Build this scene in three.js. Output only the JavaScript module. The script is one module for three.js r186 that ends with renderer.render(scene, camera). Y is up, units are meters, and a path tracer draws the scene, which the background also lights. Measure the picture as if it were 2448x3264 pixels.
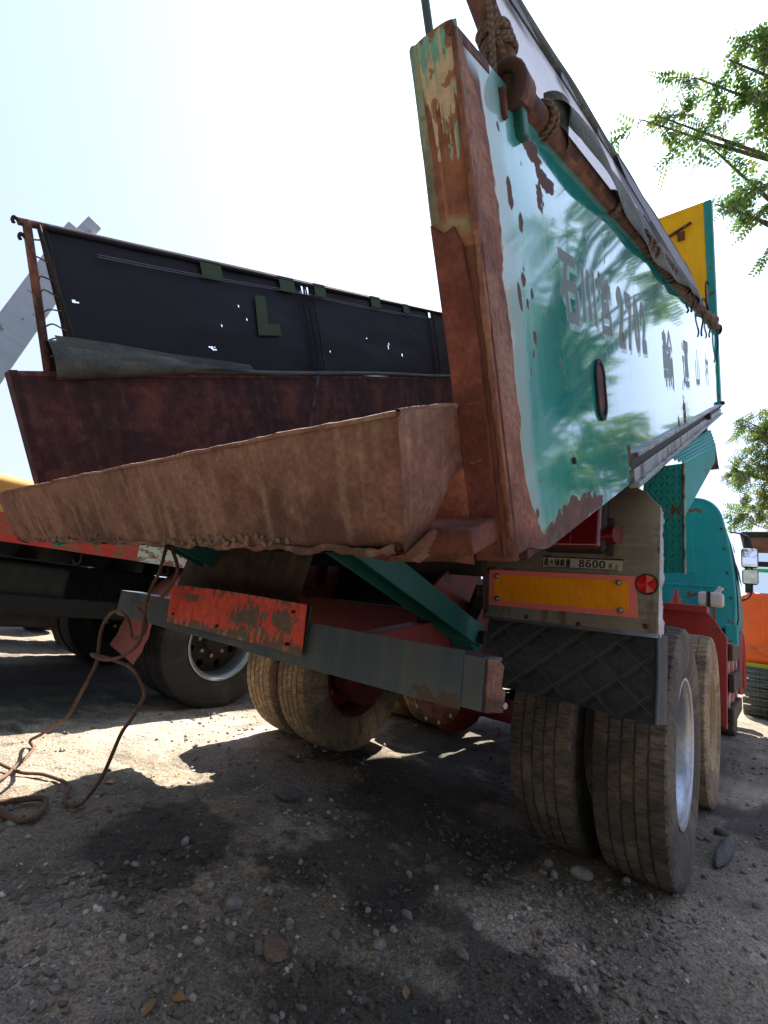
import * as THREE from 'three';
import { mergeGeometries, mergeVertices, toCreasedNormals } from 'three/addons/utils/BufferGeometryUtils.js';
import { RoundedBoxGeometry } from 'three/addons/geometries/RoundedBoxGeometry.js';

// ---------------------------------------------------------------- camera, sky, sun, exposure
const scene = new THREE.Scene();
const RAD = Math.PI / 180;
const camera = new THREE.PerspectiveCamera(95.12, 0.75, 0.05, 900);
camera.position.set(1.490, 0.939, 2.518);
camera.rotation.set(11.26 * RAD, 39.934 * RAD, 7.333 * RAD, 'YXZ');

const SUN = new THREE.Vector3(-0.245, 1, -0.73).normalize();
const sun = new THREE.DirectionalLight(new THREE.Color().setRGB(1, 0.93, 0.82), 5.0);
sun.position.copy(SUN).multiplyScalar(40);
sun.castShadow = true;
sun.shadow.mapSize.set(4096, 4096);
Object.assign(sun.shadow.camera, { left: -14, right: 14, top: 14, bottom: -14, near: 1, far: 90 });
scene.add(sun);

const renderer = new THREE.WebGLRenderer({ antialias: true });
renderer.toneMapping = THREE.LinearToneMapping;
renderer.toneMappingExposure = 3.4;
renderer.shadowMap.enabled = true;

{ // hazy tropical sky: pale blue, white towards the sun and the horizon
  const W = 512, H = 256, data = new Float32Array(W * H * 4), d = new THREE.Vector3();
  for (let j = 0; j < H; j++) for (let i = 0; i < W; i++) {
    const el = ((j + 0.5) / H - 0.5) * Math.PI, az = ((i + 0.5) / W - 0.5) * 2 * Math.PI;
    d.set(Math.cos(el) * Math.cos(az), Math.sin(el), Math.cos(el) * Math.sin(az));
    const h = Math.max(0, d.y), up = Math.pow(1 - h, 2.2);
    const ang = Math.acos(Math.min(1, Math.max(-1, d.dot(SUN)))) / RAD;
    const glow = 0.85 * Math.exp(-ang / 14) + 0.34 * Math.exp(-ang / 42);
    const o = (j * W + i) * 4;
    data[o] = 0.125 + 0.10 * up + glow * 0.72;
    data[o + 1] = 0.165 + 0.08 * up + glow * 0.86;
    data[o + 2] = 0.315 + 0.03 * up + glow * 0.95;
    data[o + 3] = 1;
  }
  const t = new THREE.DataTexture(data, W, H, THREE.RGBAFormat, THREE.FloatType);
  t.mapping = THREE.EquirectangularReflectionMapping;
  t.magFilter = t.minFilter = THREE.LinearFilter; t.needsUpdate = true;
  scene.background = t; scene.environment = t;
}

// ---------------------------------------------------------------- helpers
let seed = 7;
const rnd = () => { seed = (seed + 0x6d2b79f5) | 0; let t = Math.imul(seed ^ (seed >>> 15), 1 | seed); t = (t + Math.imul(t ^ (t >>> 7), 61 | t)) ^ t; return ((t ^ (t >>> 14)) >>> 0) / 4294967296; };
const rr = (a, b) => a + (b - a) * rnd();
const clamp = (x, a = 0, b = 1) => Math.min(b, Math.max(a, x));
const mix = (a, b, t) => a + (b - a) * t;
const sstep = (a, b, x) => { const t = clamp((x - a) / (b - a)); return t * t * (3 - 2 * t); };
const h2 = (x, y) => { let n = Math.imul(x, 374761393) + Math.imul(y, 668265263); n = Math.imul(n ^ (n >>> 13), 1274126177); return ((n ^ (n >>> 16)) >>> 0) / 4294967296; };
const wrapi = (a, n) => ((a % n) + n) % n;
function vn(x, y, px = 0, py = px) { // value noise, tiling when px, py given
  const x0 = Math.floor(x), y0 = Math.floor(y), fx = x - x0, fy = y - y0, u = fx * fx * (3 - 2 * fx), v = fy * fy * (3 - 2 * fy);
  const X = (a) => (px ? wrapi(a, px) : a), Y = (a) => (py ? wrapi(a, py) : a);
  return mix(mix(h2(X(x0), Y(y0)), h2(X(x0 + 1), Y(y0)), u), mix(h2(X(x0), Y(y0 + 1)), h2(X(x0 + 1), Y(y0 + 1)), u), v);
}
function fbm(x, y, oct = 5, px = 0, py = px) { let s = 0, a = 0.5, n = 0; for (let i = 0; i < oct; i++) { s += a * vn(x + i * 17, y + i * 31, px, py); n += a; a *= 0.55; x *= 2; y *= 2; px *= 2; py *= 2; } return s / n; }
const mixc = (a, b, t) => [mix(a[0], b[0], t), mix(a[1], b[1], t), mix(a[2], b[2], t)];
const hex = (h) => [(h >> 16 & 255) / 255, (h >> 8 & 255) / 255, (h & 255) / 255];

// fn(u, v) -> { c: [r,g,b] sRGB 0..1, r: roughness, b: bump 0..1 , m: metal }
function maps(w, h, fn, { rough = false, bump = true, metal = false } = {}) {
  rough ||= metal; let rsum = 0;
  const C = new Uint8Array(w * h * 4), R = new Uint8Array(w * h * 4), B = new Uint8Array(w * h * 4);
  for (let j = 0; j < h; j++) for (let i = 0; i < w; i++) {
    const q = fn((i + 0.5) / w, (j + 0.5) / h), o = (j * w + i) * 4; rsum += clamp(q.r ?? 0.8);
    for (let k = 0; k < 3; k++) C[o + k] = clamp(q.c[k]) * 255;
    R[o] = clamp(q.k ?? 0) * 255; R[o + 1] = clamp(q.r ?? 0.8) * 255; R[o + 2] = clamp(q.m ?? 0) * 255;
    B[o] = B[o + 1] = B[o + 2] = clamp(q.b ?? 0.5) * 255;
    C[o + 3] = R[o + 3] = B[o + 3] = 255;
  }
  const mk = (d, s) => { const t = new THREE.DataTexture(d, w, h); t.wrapS = t.wrapT = THREE.RepeatWrapping; t.magFilter = THREE.LinearFilter; t.minFilter = THREE.LinearMipmapLinearFilter; if (s) t.colorSpace = THREE.SRGBColorSpace; t.needsUpdate = true; return t; };
  const out = { map: mk(C, true), roughness: rsum / (w * h) };
  if (rough) { out.roughnessMap = mk(R); out.roughness = 1; if (metal) { out.metalnessMap = out.roughnessMap; out.metalness = 1; } }
  if (bump) out.bumpMap = mk(B);
  return out;
}
const M = (p) => new THREE.MeshStandardMaterial({ side: THREE.DoubleSide, ...p });
const MP = (p) => new THREE.MeshPhysicalMaterial({ side: THREE.DoubleSide, ...p });
const lin = (r, g, b) => new THREE.Color().setRGB(r, g, b);

const names = new Map();
function numbered(n) { const k = names.get(n) ?? 0; names.set(n, k + 1); return k ? n + '_' + String(k).padStart(3, '0') : n; }
function tag(o, label, category, group, kind) { if (label) o.userData.label = label; if (category) o.userData.category = category; if (group) o.userData.group = group; if (kind) o.userData.kind = kind; return o; }
function thing(name, label, category, pos = [0, 0, 0], group) { const g = new THREE.Group(); g.name = numbered(name); g.position.set(...pos); tag(g, label, category, group); scene.add(g); return g; }
function mesh(name, geo, mat, parent, label) { const m = new THREE.Mesh(geo, mat); m.name = parent ? name : numbered(name); m.castShadow = m.receiveShadow = true; (parent ?? scene).add(m); if (label) m.userData.label = label; return m; }

// box-mapped uv in metres
function buv(g, s = 1, ox = 0, oy = 0) {
  g = g.index ? g.toNonIndexed() : g; const p = g.attributes.position, n = p.count, uv = new Float32Array(n * 2);
  const a = new THREE.Vector3(), b = new THREE.Vector3(), c = new THREE.Vector3();
  for (let i = 0; i < n; i += 3) {
    a.fromBufferAttribute(p, i); b.fromBufferAttribute(p, i + 1); c.fromBufferAttribute(p, i + 2);
    const e = b.clone().sub(a).cross(c.clone().sub(a)), ax = Math.abs(e.x), ay = Math.abs(e.y), az = Math.abs(e.z);
    [a, b, c].forEach((v, k) => { const q = ax >= ay && ax >= az ? [v.z, v.y] : ay >= az ? [v.x, v.z] : [v.x, v.y]; uv[(i + k) * 2] = q[0] * s + ox; uv[(i + k) * 2 + 1] = q[1] * s + oy; });
  }
  g.setAttribute('uv', new THREE.BufferAttribute(uv, 2)); return g;
}
// box from min/max corners with small rounded edges
function box(x0, x1, y0, y1, z0, z1, r = 0.004, s = 1) {
  const w = Math.abs(x1 - x0), h = Math.abs(y1 - y0), d = Math.abs(z1 - z0); r = Math.min(r, w * 0.45, h * 0.45, d * 0.45);
  const g = new RoundedBoxGeometry(w, h, d, 2, r); g.translate((x0 + x1) / 2, (y0 + y1) / 2, (z0 + z1) / 2); return buv(g, s, (x0 * 3.7) % 1, (y0 * 5.3) % 1);
}
// beam between two points with a rectangular section
function beam(a, b, w, h, r = 0.004, up = [0, 1, 0]) {
  const A = new THREE.Vector3(...a), B = new THREE.Vector3(...b), L = A.distanceTo(B);
  const g = buv(new RoundedBoxGeometry(w, h, L, 2, Math.min(r, w * 0.45, h * 0.45)), 1, rnd(), rnd());
  const m = new THREE.Matrix4().lookAt(B, A, new THREE.Vector3(...up)); g.applyMatrix4(m); g.translate((A.x + B.x) / 2, (A.y + B.y) / 2, (A.z + B.z) / 2); return g;
}
function cyl(a, b, r0, r1 = r0, seg = 14) {
  const A = new THREE.Vector3(...a), B = new THREE.Vector3(...b), L = A.distanceTo(B), g = new THREE.CylinderGeometry(r1, r0, L, seg, 1);
  g.applyQuaternion(new THREE.Quaternion().setFromUnitVectors(new THREE.Vector3(0, 1, 0), B.clone().sub(A).normalize()));
  g.translate((A.x + B.x) / 2, (A.y + B.y) / 2, (A.z + B.z) / 2); return g;
}
const noUv = (g) => { g = g.index ? g.toNonIndexed() : g; return g; };
function merge(list) { return mergeGeometries(list.map((g) => { g = noUv(g); if (!g.attributes.uv) g = buv(g); for (const k of Object.keys(g.attributes)) if (!['position', 'normal', 'uv'].includes(k)) g.deleteAttribute(k); return g; })); }
function tube(pts, r, seg = 6, n = pts.length * 6, closed = false) { return new THREE.TubeGeometry(new THREE.CatmullRomCurve3(pts.map((p) => new THREE.Vector3(...p)), closed, 'catmullrom', 0.5), n, r, seg, closed); }
// parametric grid f(u,v)->[x,y,z], optional hole test, optional thickness handled by DoubleSide
function grid(nu, nv, f, hole, uvf) {
  const pos = [], uv = [], idx = [];
  for (let j = 0; j <= nv; j++) for (let i = 0; i <= nu; i++) { const q = f(i / nu, j / nv); pos.push(...q); uv.push(...(uvf ? uvf(i / nu, j / nv) : [i / nu, j / nv])); }
  for (let j = 0; j < nv; j++) for (let i = 0; i < nu; i++) {
    if (hole && hole((i + 0.5) / nu, (j + 0.5) / nv)) continue;
    const a = j * (nu + 1) + i, b = a + 1, c = a + nu + 1, d = c + 1; idx.push(a, b, d, a, d, c);
  }
  const g = new THREE.BufferGeometry(); g.setAttribute('position', new THREE.Float32BufferAttribute(pos, 3)); g.setAttribute('uv', new THREE.Float32BufferAttribute(uv, 2)); g.setIndex(idx); g.computeVertexNormals(); return g;
}
// thick plate from a 2D outline in the (a,b) plane extruded along c
function plate(pts, depth, bevel = 0.003, holes = []) {
  const s = new THREE.Shape(pts.map((p) => new THREE.Vector2(...p))); holes.forEach((h) => s.holes.push(new THREE.Path(h.map((p) => new THREE.Vector2(...p)))));
  const g = new THREE.ExtrudeGeometry(s, { depth, bevelEnabled: bevel > 0, bevelThickness: bevel, bevelSize: bevel, bevelSegments: 2, bevelOffset: -bevel, curveSegments: 10 }); return buv(g);
}
const poly = (n, r, cx = 0, cy = 0) => Array.from({ length: n }, (_, i) => [cx + r * Math.cos(i / n * 2 * Math.PI), cy + r * Math.sin(i / n * 2 * Math.PI)]);
function dent(g, amp, freq, off = 0) { // push vertices by noise along their normal
  g = mergeVertices(g); if (!g.attributes.normal) g.computeVertexNormals(); const p = g.attributes.position, n = g.attributes.normal;
  for (let i = 0; i < p.count; i++) { const k = (fbm(p.getX(i) * freq + off + p.getZ(i) * freq * 0.7, p.getY(i) * freq + off + p.getZ(i) * freq * 0.5, 3) - 0.5) * amp; p.setXYZ(i, p.getX(i) + n.getX(i) * k, p.getY(i) + n.getY(i) * k, p.getZ(i) + n.getZ(i) * k); }
  g.computeVertexNormals(); return g;
}

// ---------------------------------------------------------------- materials
const rustFn = (lo, mid, hi, dust, dustAmt, streak = 0.35, fs = 1) => (u, v) => {
  const a = fbm(u * 5 * fs, v * 5 * fs, 5, 5 * fs), b = fbm(u * 26, v * 26, 4, 26), c = vn(u * 160, v * 160, 160), s = fbm(u * 48, v * 3, 3, 48, 3), s2 = fbm(u * 9 + 3, v * 2, 3, 9, 2);
  let t = clamp((a - 0.5) * 2.2 + 0.5 + (b - 0.5) * 0.9), col = t < 0.5 ? mixc(lo, mid, t * 2) : mixc(mid, hi, t * 2 - 1);
  const d = clamp((s - 0.5) * 3 * streak + (s2 - 0.45) * 2 * streak + dustAmt + (b - 0.5) * 0.5);
  col = mixc(col, dust, d); const g = 0.86 + 0.28 * c * (0.5 + b * 0.5); col = col.map((x) => x * g);
  const pit = vn(u * 70 + 9, v * 70, 70); if (pit > 0.86) col = mixc(col, lo, (pit - 0.86) * 4);
  return { c: col, r: 0.72 + 0.2 * b, b: 0.35 * a + 0.35 * b + 0.3 * c };
};
const RUST_POST = M({ ...maps(512, 512, rustFn(hex(0x54302a), hex(0x80503f), hex(0x9c6850), hex(0x967c6c), 0.03)), bumpScale: 0.004 });
const RUST_DARK = M({ ...maps(512, 512, rustFn(hex(0x351a19), hex(0x4e2823), hex(0x6e3c2d), hex(0x6d4f45), -0.06, 0.3)), bumpScale: 0.003 });
const RUST_MAROON = M({ ...maps(512, 512, rustFn(hex(0x42211d), hex(0x68362c), hex(0x84493a), hex(0x7d5a4c), 0.0, 0.4)), bumpScale: 0.004 });
const RUST_DUST = M({ ...maps(1024, 1024, rustFn(hex(0x5e4038), hex(0x80594c), hex(0x916b5c), hex(0x9d8672), 0.10, 0.6)), bumpScale: 0.003 });
const RUST_PIPE = M({ ...maps(256, 256, rustFn(hex(0x43271f), hex(0x6e4332), hex(0x8d5d47), hex(0x9a7d6a), 0.05)), bumpScale: 0.003 });
const paintFn = (base, chip, under, spots, dirt, dAmt, gloss = 0.3) => (u, v) => {
  const a = fbm(u * 6, v * 6, 5, 6), b = fbm(u * 34, v * 34, 3, 34), c = vn(u * 150, v * 150, 150), s = fbm(u * 40, v * 3, 3, 40, 3);
  let col = base.map((x) => x * (0.93 + 0.14 * a)); const d = clamp(dAmt + (s - 0.5) * 1.1 + (a - 0.5) * 0.8); col = mixc(col, dirt, d * 0.7);
  let r = gloss + 0.25 * d + 0.1 * c, bb = 0.6 + 0.05 * c; const k = a * 0.7 + b * 0.3;
  if (k > spots) { const e = sstep(spots, spots + 0.015, k); col = mixc(col, k > spots + 0.02 ? mixc(chip, under, b) : under, e); r = mix(r, 0.85, e); bb -= 0.25 * e; }
  return { c: col, r, b: bb };
};
const RED = M({ ...maps(512, 512, paintFn(hex(0xa8332f), hex(0x4a241e), hex(0x6e3a2c), 0.64, hex(0x6d5147), 0.18, 0.42)), bumpScale: 0.002 });
const SHADEDRED = M({ ...maps(512, 512, paintFn(hex(0x7e2825), hex(0x35201b), hex(0x523229), 0.6, hex(0x4a3a33), 0.34, 0.5)), bumpScale: 0.003 });  // darker, grimier copy of RED; shade under the bed put into its colour
const TEAL = M({ ...maps(512, 512, paintFn(hex(0x14999a), hex(0x4d3024), hex(0x7a6a55), 0.66, hex(0x3f7f80), 0.1, 0.34)), bumpScale: 0.0015 });
const GREEN = M({ ...maps(512, 512, paintFn(hex(0x0d5a52), hex(0x3a2a20), hex(0x56503c), 0.66, hex(0x3a4a40), 0.2, 0.45)), bumpScale: 0.002 });
const YELLOW = M({ ...maps(512, 512, paintFn(hex(0xffc602), hex(0x8a4a1c), hex(0xb9761a), 0.70, hex(0xe0a810), 0.0, 0.4)), bumpScale: 0.0015 });
const BLUEGREY = M({ ...maps(512, 512, paintFn(hex(0x40525e), hex(0x4b3a33), hex(0x5e4c42), 0.645, hex(0x77705f), 0.36, 0.45)), bumpScale: 0.002 });
const DARKSTEEL = M({ ...maps(256, 256, rustFn(hex(0x1c1a1a), hex(0x2a2624), hex(0x3a312b), hex(0x4a4038), 0.02)), bumpScale: 0.003 });
const DARKPANEL = M({ ...maps(512, 512, rustFn(hex(0x3a322c), hex(0x4a3e35), hex(0x5a493c), hex(0x6a5a4c), 0.05, 0.4)), bumpScale: 0.0015 });
const RUBBERDUST = M({ ...maps(512, 512, (u, v) => { const a = fbm(u * 7, v * 7, 4, 7), c = vn(u * 120, v * 120, 120), b = fbm(u * 30, v * 30, 3, 30); const t = clamp((a - 0.5) * 2.4 + 0.42 + (b - 0.5)); return { c: mixc(hex(0x4d463e), hex(0x726655), t).map((x) => x * (0.85 + 0.3 * c)), r: 0.9, b: 0.5 * a + 0.5 * c }; }), bumpScale: 0.0025 });
const RUBBERMUD = M({ ...maps(512, 512, (u, v) => { const a = fbm(u * 7, v * 7, 4, 7), c = vn(u * 120, v * 120, 120), b = fbm(u * 30, v * 30, 3, 30); const t = clamp((a - 0.5) * 2.0 + 0.66 + (b - 0.5)); return { c: mixc(hex(0x6f614e), hex(0xa38c6b), t).map((x) => x * (0.85 + 0.3 * c)), r: 0.92, b: 0.5 * a + 0.5 * c }; }), bumpScale: 0.0025 });
const RUBBER = M({ ...maps(256, 256, (u, v) => { const a = fbm(u * 8, v * 8, 4, 8), c = vn(u * 90, v * 90, 90); return { c: mixc(hex(0x1d1f22), hex(0x3b3a38), clamp((a - 0.4) * 2)).map((x) => x * (0.85 + 0.3 * c)), r: 0.7 + 0.2 * a, b: 0.5 * a + 0.5 * c }; }), bumpScale: 0.002 });
const FLAPRUB = M({ ...maps(256, 256, (u, v) => { const a = fbm(u * 8, v * 8, 4, 8), c = vn(u * 90, v * 90, 90); return { c: mixc(hex(0x22272d), hex(0x34383b), clamp((a - 0.35) * 2)).map((x) => x * (0.85 + 0.3 * c)), r: 0.5 + 0.25 * a, b: 0.6 * a + 0.4 * c }; }), bumpScale: 0.002 });
const FLAPLINE = M({ color: lin(0.085, 0.078, 0.07), roughness: 0.9 });
const ALLOY = M({ ...maps(256, 256, (u, v) => { const a = fbm(u * 6, v * 6, 4, 6), c = vn(u * 100, v * 20, 100, 20); return { c: mixc(hex(0xb9bcc2), hex(0x8f8a80), clamp((a - 0.5) * 3)).map((x) => x * (0.92 + 0.12 * c)), r: 0.32 + 0.3 * a, m: 0.85, b: a }; }, { metal: true }), bumpScale: 0.001 });
const RIMMUD = M({ ...maps(256, 256, (u, v) => { const a = fbm(u * 6, v * 6, 4, 6), c = vn(u * 100, v * 100, 100); return { c: mixc(hex(0x9c8462), hex(0xb9a27c), a).map((x) => x * (0.85 + 0.25 * c)), r: 0.9, b: a }; }), bumpScale: 0.003 });
const STAINLESS = M({ ...maps(512, 512, (u, v) => { const a = fbm(u * 5, v * 5, 5, 5), c = vn(u * 8, v * 220, 8, 220), b = fbm(u * 22, v * 22, 3, 22), s = fbm(u * 30, v * 4, 3, 30, 4); let col = mixc(hex(0xb5aea2), hex(0x8d8373), clamp((a - 0.42) * 3)); if (s > 0.62) col = mixc(col, hex(0x7a6248), (s - 0.62) * 4); if (b > 0.72) col = mixc(col, hex(0x6e4e33), (b - 0.72) * 5); return { c: col.map((x) => x * (0.95 + 0.08 * c)), r: 0.27 + 0.35 * clamp((a - 0.4) * 2.5) + 0.05 * c, m: 0.9 - 0.4 * clamp((s - 0.55) * 3), b: 0.7 * a + 0.3 * b }; }, { metal: true }), bumpScale: 0.003 });
const RAILMETAL = M({ ...maps(256, 256, (u, v) => { const a = fbm(u * 6, v * 6, 4, 6), b = fbm(u * 24, v * 24, 3, 24); return { c: mixc(hex(0xa9acae), hex(0x5d5450), clamp((b - 0.45) * 3)), r: 0.35 + 0.3 * a, m: 0.6, b }; }, { metal: true }), bumpScale: 0.002 });
const CANVAS_DARK = M({ ...maps(512, 512, (u, v) => { const a = fbm(u * 5, v * 5, 4, 5), w = 0.5 + 0.25 * Math.sin(u * 512 * 1.57) * Math.sin(v * 512 * 1.57), s = fbm(u * 3, v * 40, 3, 3, 40); return { c: mixc(hex(0x0b0c12), hex(0x14151d), clamp(a * 1.4 - 0.2)).map((x) => x * (0.9 + 0.2 * w)), r: 0.62 + 0.2 * s, b: 0.6 * a + 0.4 * w }; }), bumpScale: 0.003 });
const CANVAS_GREEN = M({ ...maps(512, 512, (u, v) => { const a = fbm(u * 5, v * 5, 4, 5), w = vn(u * 180, v * 180, 180), s = fbm(u * 5, v * 30, 3, 5, 30); return { c: mixc(hex(0x3f4743), hex(0x6b6f69), clamp(a * 1.5 - 0.3 + (s - 0.5))).map((x) => x * (0.88 + 0.24 * w)), r: 0.75, b: 0.7 * a + 0.3 * w }; }), bumpScale: 0.004 });
const CANVAS_PALE = MP({ ...maps(512, 512, (u, v) => { const a = fbm(u * 5, v * 5, 4, 5), w = vn(u * 180, v * 180, 180); return { c: mixc(hex(0xb9b8c6), hex(0xd6d5de), clamp(a * 1.5 - 0.3)).map((x) => x * (0.95 + 0.1 * w)), r: 0.85, b: 0.7 * a + 0.3 * w }; }), bumpScale: 0.003, transmission: 0.55, thickness: 0 });
const TAPE = M({ color: lin(0.045, 0.075, 0.03), roughness: 0.75 });
const STITCH = M({ color: lin(0.22, 0.22, 0.25), roughness: 0.9 });
const ROPE = M({ ...maps(128, 128, (u, v) => { const w = 0.5 + 0.5 * Math.sin((u * 6 + v * 10) * 6.283), c = vn(u * 60, v * 60, 60); return { c: mixc(hex(0x55443a), hex(0x857060), w * 0.7 + c * 0.3), r: 0.95, b: w }; }), bumpScale: 0.003 });
const WIRE = M({ ...maps(128, 128, (u, v) => { const w = 0.5 + 0.5 * Math.sin((u * 60 + v * 3) * 6.283), c = vn(u * 40, v * 20, 40, 20); return { c: mixc(hex(0x4a342b), hex(0x80604d), w * 0.4 + c * 0.6), r: 0.85, b: w }; }), bumpScale: 0.002 });
const BLACK = M({ color: lin(0.012, 0.012, 0.013), roughness: 0.6 });
const BOLT = M({ color: lin(0.32, 0.28, 0.24), roughness: 0.45, metalness: 0.7 });
const WHITEPLASTIC = MP({ color: lin(0.62, 0.6, 0.55), roughness: 0.5, transmission: 0.15, thickness: 0 });
const GLASS = MP({ color: lin(0.75, 0.8, 0.8), roughness: 0.05, transmission: 1, thickness: 0 });
const DARKGLASS = MP({ color: lin(0.04, 0.05, 0.05), roughness: 0.05, clearcoat: 1 });
const REDLENS = MP({ color: lin(0.15, 0.006, 0.008), roughness: 0.18, clearcoat: 1, clearcoatRoughness: 0.15 });
const MIRROR = M({ color: lin(0.85, 0.87, 0.9), roughness: 0.03, metalness: 1 });

// ---------------------------------------------------------------- ground
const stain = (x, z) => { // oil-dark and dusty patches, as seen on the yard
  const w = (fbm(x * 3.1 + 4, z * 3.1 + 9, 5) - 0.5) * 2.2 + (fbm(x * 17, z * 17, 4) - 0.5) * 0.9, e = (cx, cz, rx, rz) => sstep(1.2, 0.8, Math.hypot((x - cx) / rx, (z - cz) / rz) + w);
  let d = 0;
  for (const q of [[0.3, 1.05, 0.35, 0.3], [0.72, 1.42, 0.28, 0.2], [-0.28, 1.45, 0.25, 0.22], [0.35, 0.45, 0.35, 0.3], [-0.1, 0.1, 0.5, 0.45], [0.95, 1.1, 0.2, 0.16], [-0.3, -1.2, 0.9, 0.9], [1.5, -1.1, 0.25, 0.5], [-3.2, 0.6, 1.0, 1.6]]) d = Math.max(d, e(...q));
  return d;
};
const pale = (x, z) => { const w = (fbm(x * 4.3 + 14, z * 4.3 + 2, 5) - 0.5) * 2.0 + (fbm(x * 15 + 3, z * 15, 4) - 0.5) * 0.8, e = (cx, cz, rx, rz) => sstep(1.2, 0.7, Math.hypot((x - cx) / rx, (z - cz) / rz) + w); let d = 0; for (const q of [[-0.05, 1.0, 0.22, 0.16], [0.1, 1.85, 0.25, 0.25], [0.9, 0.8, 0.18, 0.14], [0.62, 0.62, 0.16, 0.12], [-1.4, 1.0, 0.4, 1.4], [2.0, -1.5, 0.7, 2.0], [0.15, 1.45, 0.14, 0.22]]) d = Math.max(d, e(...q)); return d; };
const hgt = (x, z) => {
  const near = 1 - sstep(4, 9, Math.hypot(x, z - 0.5));
  let y = (fbm(x * 0.9 + 3, z * 0.9 + 7, 4) - 0.5) * 0.06 + (fbm(x * 5 + 1, z * 5 + 2, 4) - 0.5) * 0.035 + (fbm(x * 26, z * 26, 3) - 0.5) * 0.012 * near;
  const tr = (cx, cz, rx, rz) => sstep(1.6, 1.0, Math.hypot((x - cx) / rx, (z - cz) / rz));
  let k = 0; for (const [cx, cz, rx, rz] of [[0.92, 0, 0.36, 0.34], [-0.92, 0, 0.36, 0.34], [0.92, -1.3, 0.36, 0.34], [-0.92, -1.3, 0.36, 0.34], [1.05, -4.6, 0.3, 0.34], [-1.05, -4.6, 0.3, 0.34], [-2.05, 0.25, 0.45, 0.34]]) k = Math.max(k, tr(cx, cz, rx, rz));
  y += 0.05 * sstep(1.45, 2.3, x) * (0.6 + 0.8 * fbm(x * 1.7, z * 1.7 + 5, 3)) * (1 - sstep(3, 6, -z));
  return mix(y, 0, k);
};
{
  const axis = (lo, hi, step, far) => { const a = []; for (let t = lo; t <= hi + 1e-6; t += step) a.push(t); let s = step, v = lo; const L = []; while (v > -far) { s *= 1.13; v -= s; L.unshift(Math.max(v, -far)); } s = step; v = hi; const R = []; while (v < far) { s *= 1.13; v += s; R.push(Math.min(v, far)); } return [...L, ...a, ...R]; };
  const X = axis(-1.6, 2.0, 0.012, 400), Z = axis(-0.4, 2.2, 0.012, 400), pos = [], uv = [], col = [], idx = [];
  for (const z of Z) for (const x of X) {
    pos.push(x, hgt(x, z), z); uv.push(x / 2.4, z / 2.4);
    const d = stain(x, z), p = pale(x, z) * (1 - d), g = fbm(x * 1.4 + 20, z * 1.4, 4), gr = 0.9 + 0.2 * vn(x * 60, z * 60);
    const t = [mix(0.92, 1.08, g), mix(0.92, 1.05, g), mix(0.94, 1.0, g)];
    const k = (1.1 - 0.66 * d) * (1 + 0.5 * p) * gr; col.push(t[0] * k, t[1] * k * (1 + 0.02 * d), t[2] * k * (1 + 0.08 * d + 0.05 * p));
  }
  for (let j = 0; j + 1 < Z.length; j++) for (let i = 0; i + 1 < X.length; i++) { const a = j * X.length + i, c = a + X.length; idx.push(a, c, a + 1, a + 1, c, c + 1); }
  const g = new THREE.BufferGeometry(); g.setAttribute('position', new THREE.Float32BufferAttribute(pos, 3)); g.setAttribute('uv', new THREE.Float32BufferAttribute(uv, 2)); g.setAttribute('color', new THREE.Float32BufferAttribute(col, 3)); g.setIndex(idx); g.computeVertexNormals();
  const mp = maps(1600, 1600, (u, v) => {
    const a = fbm(u * 6, v * 6, 5, 6), b = fbm(u * 40, v * 40, 4, 40), c = vn(u * 500, v * 500, 500), e = fbm(u * 14 + 2, v * 14, 4, 14), k = vn(u * 230, v * 230, 230);
    let col = mixc(hex(0x6d6457), hex(0x8a7e6e), clamp((a - 0.5) * 2 + 0.5)); col = mixc(col, hex(0x544f47), clamp((e - 0.52) * 4) * 0.7); col = mixc(col, hex(0x8a6f58), clamp((b - 0.58) * 4) * 0.45);
    if (k > 0.8) col = mixc(col, hex(0xa39c90), (k - 0.8) * 3); if (k < 0.16) col = mixc(col, hex(0x3c3833), (0.16 - k) * 4);
    return { c: col.map((x) => x * (0.8 + 0.4 * c)), r: 0.92, b: 0.35 * b + 0.3 * c + 0.35 * k };
  }, { rough: false });
  tag(mesh('ground', g, M({ ...mp, roughness: 0.95, vertexColors: true, bumpScale: 0.012, side: THREE.FrontSide })), 'dusty grey dirt yard with dark oil stains and gravel', 'ground', null, 'structure');
}

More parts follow.
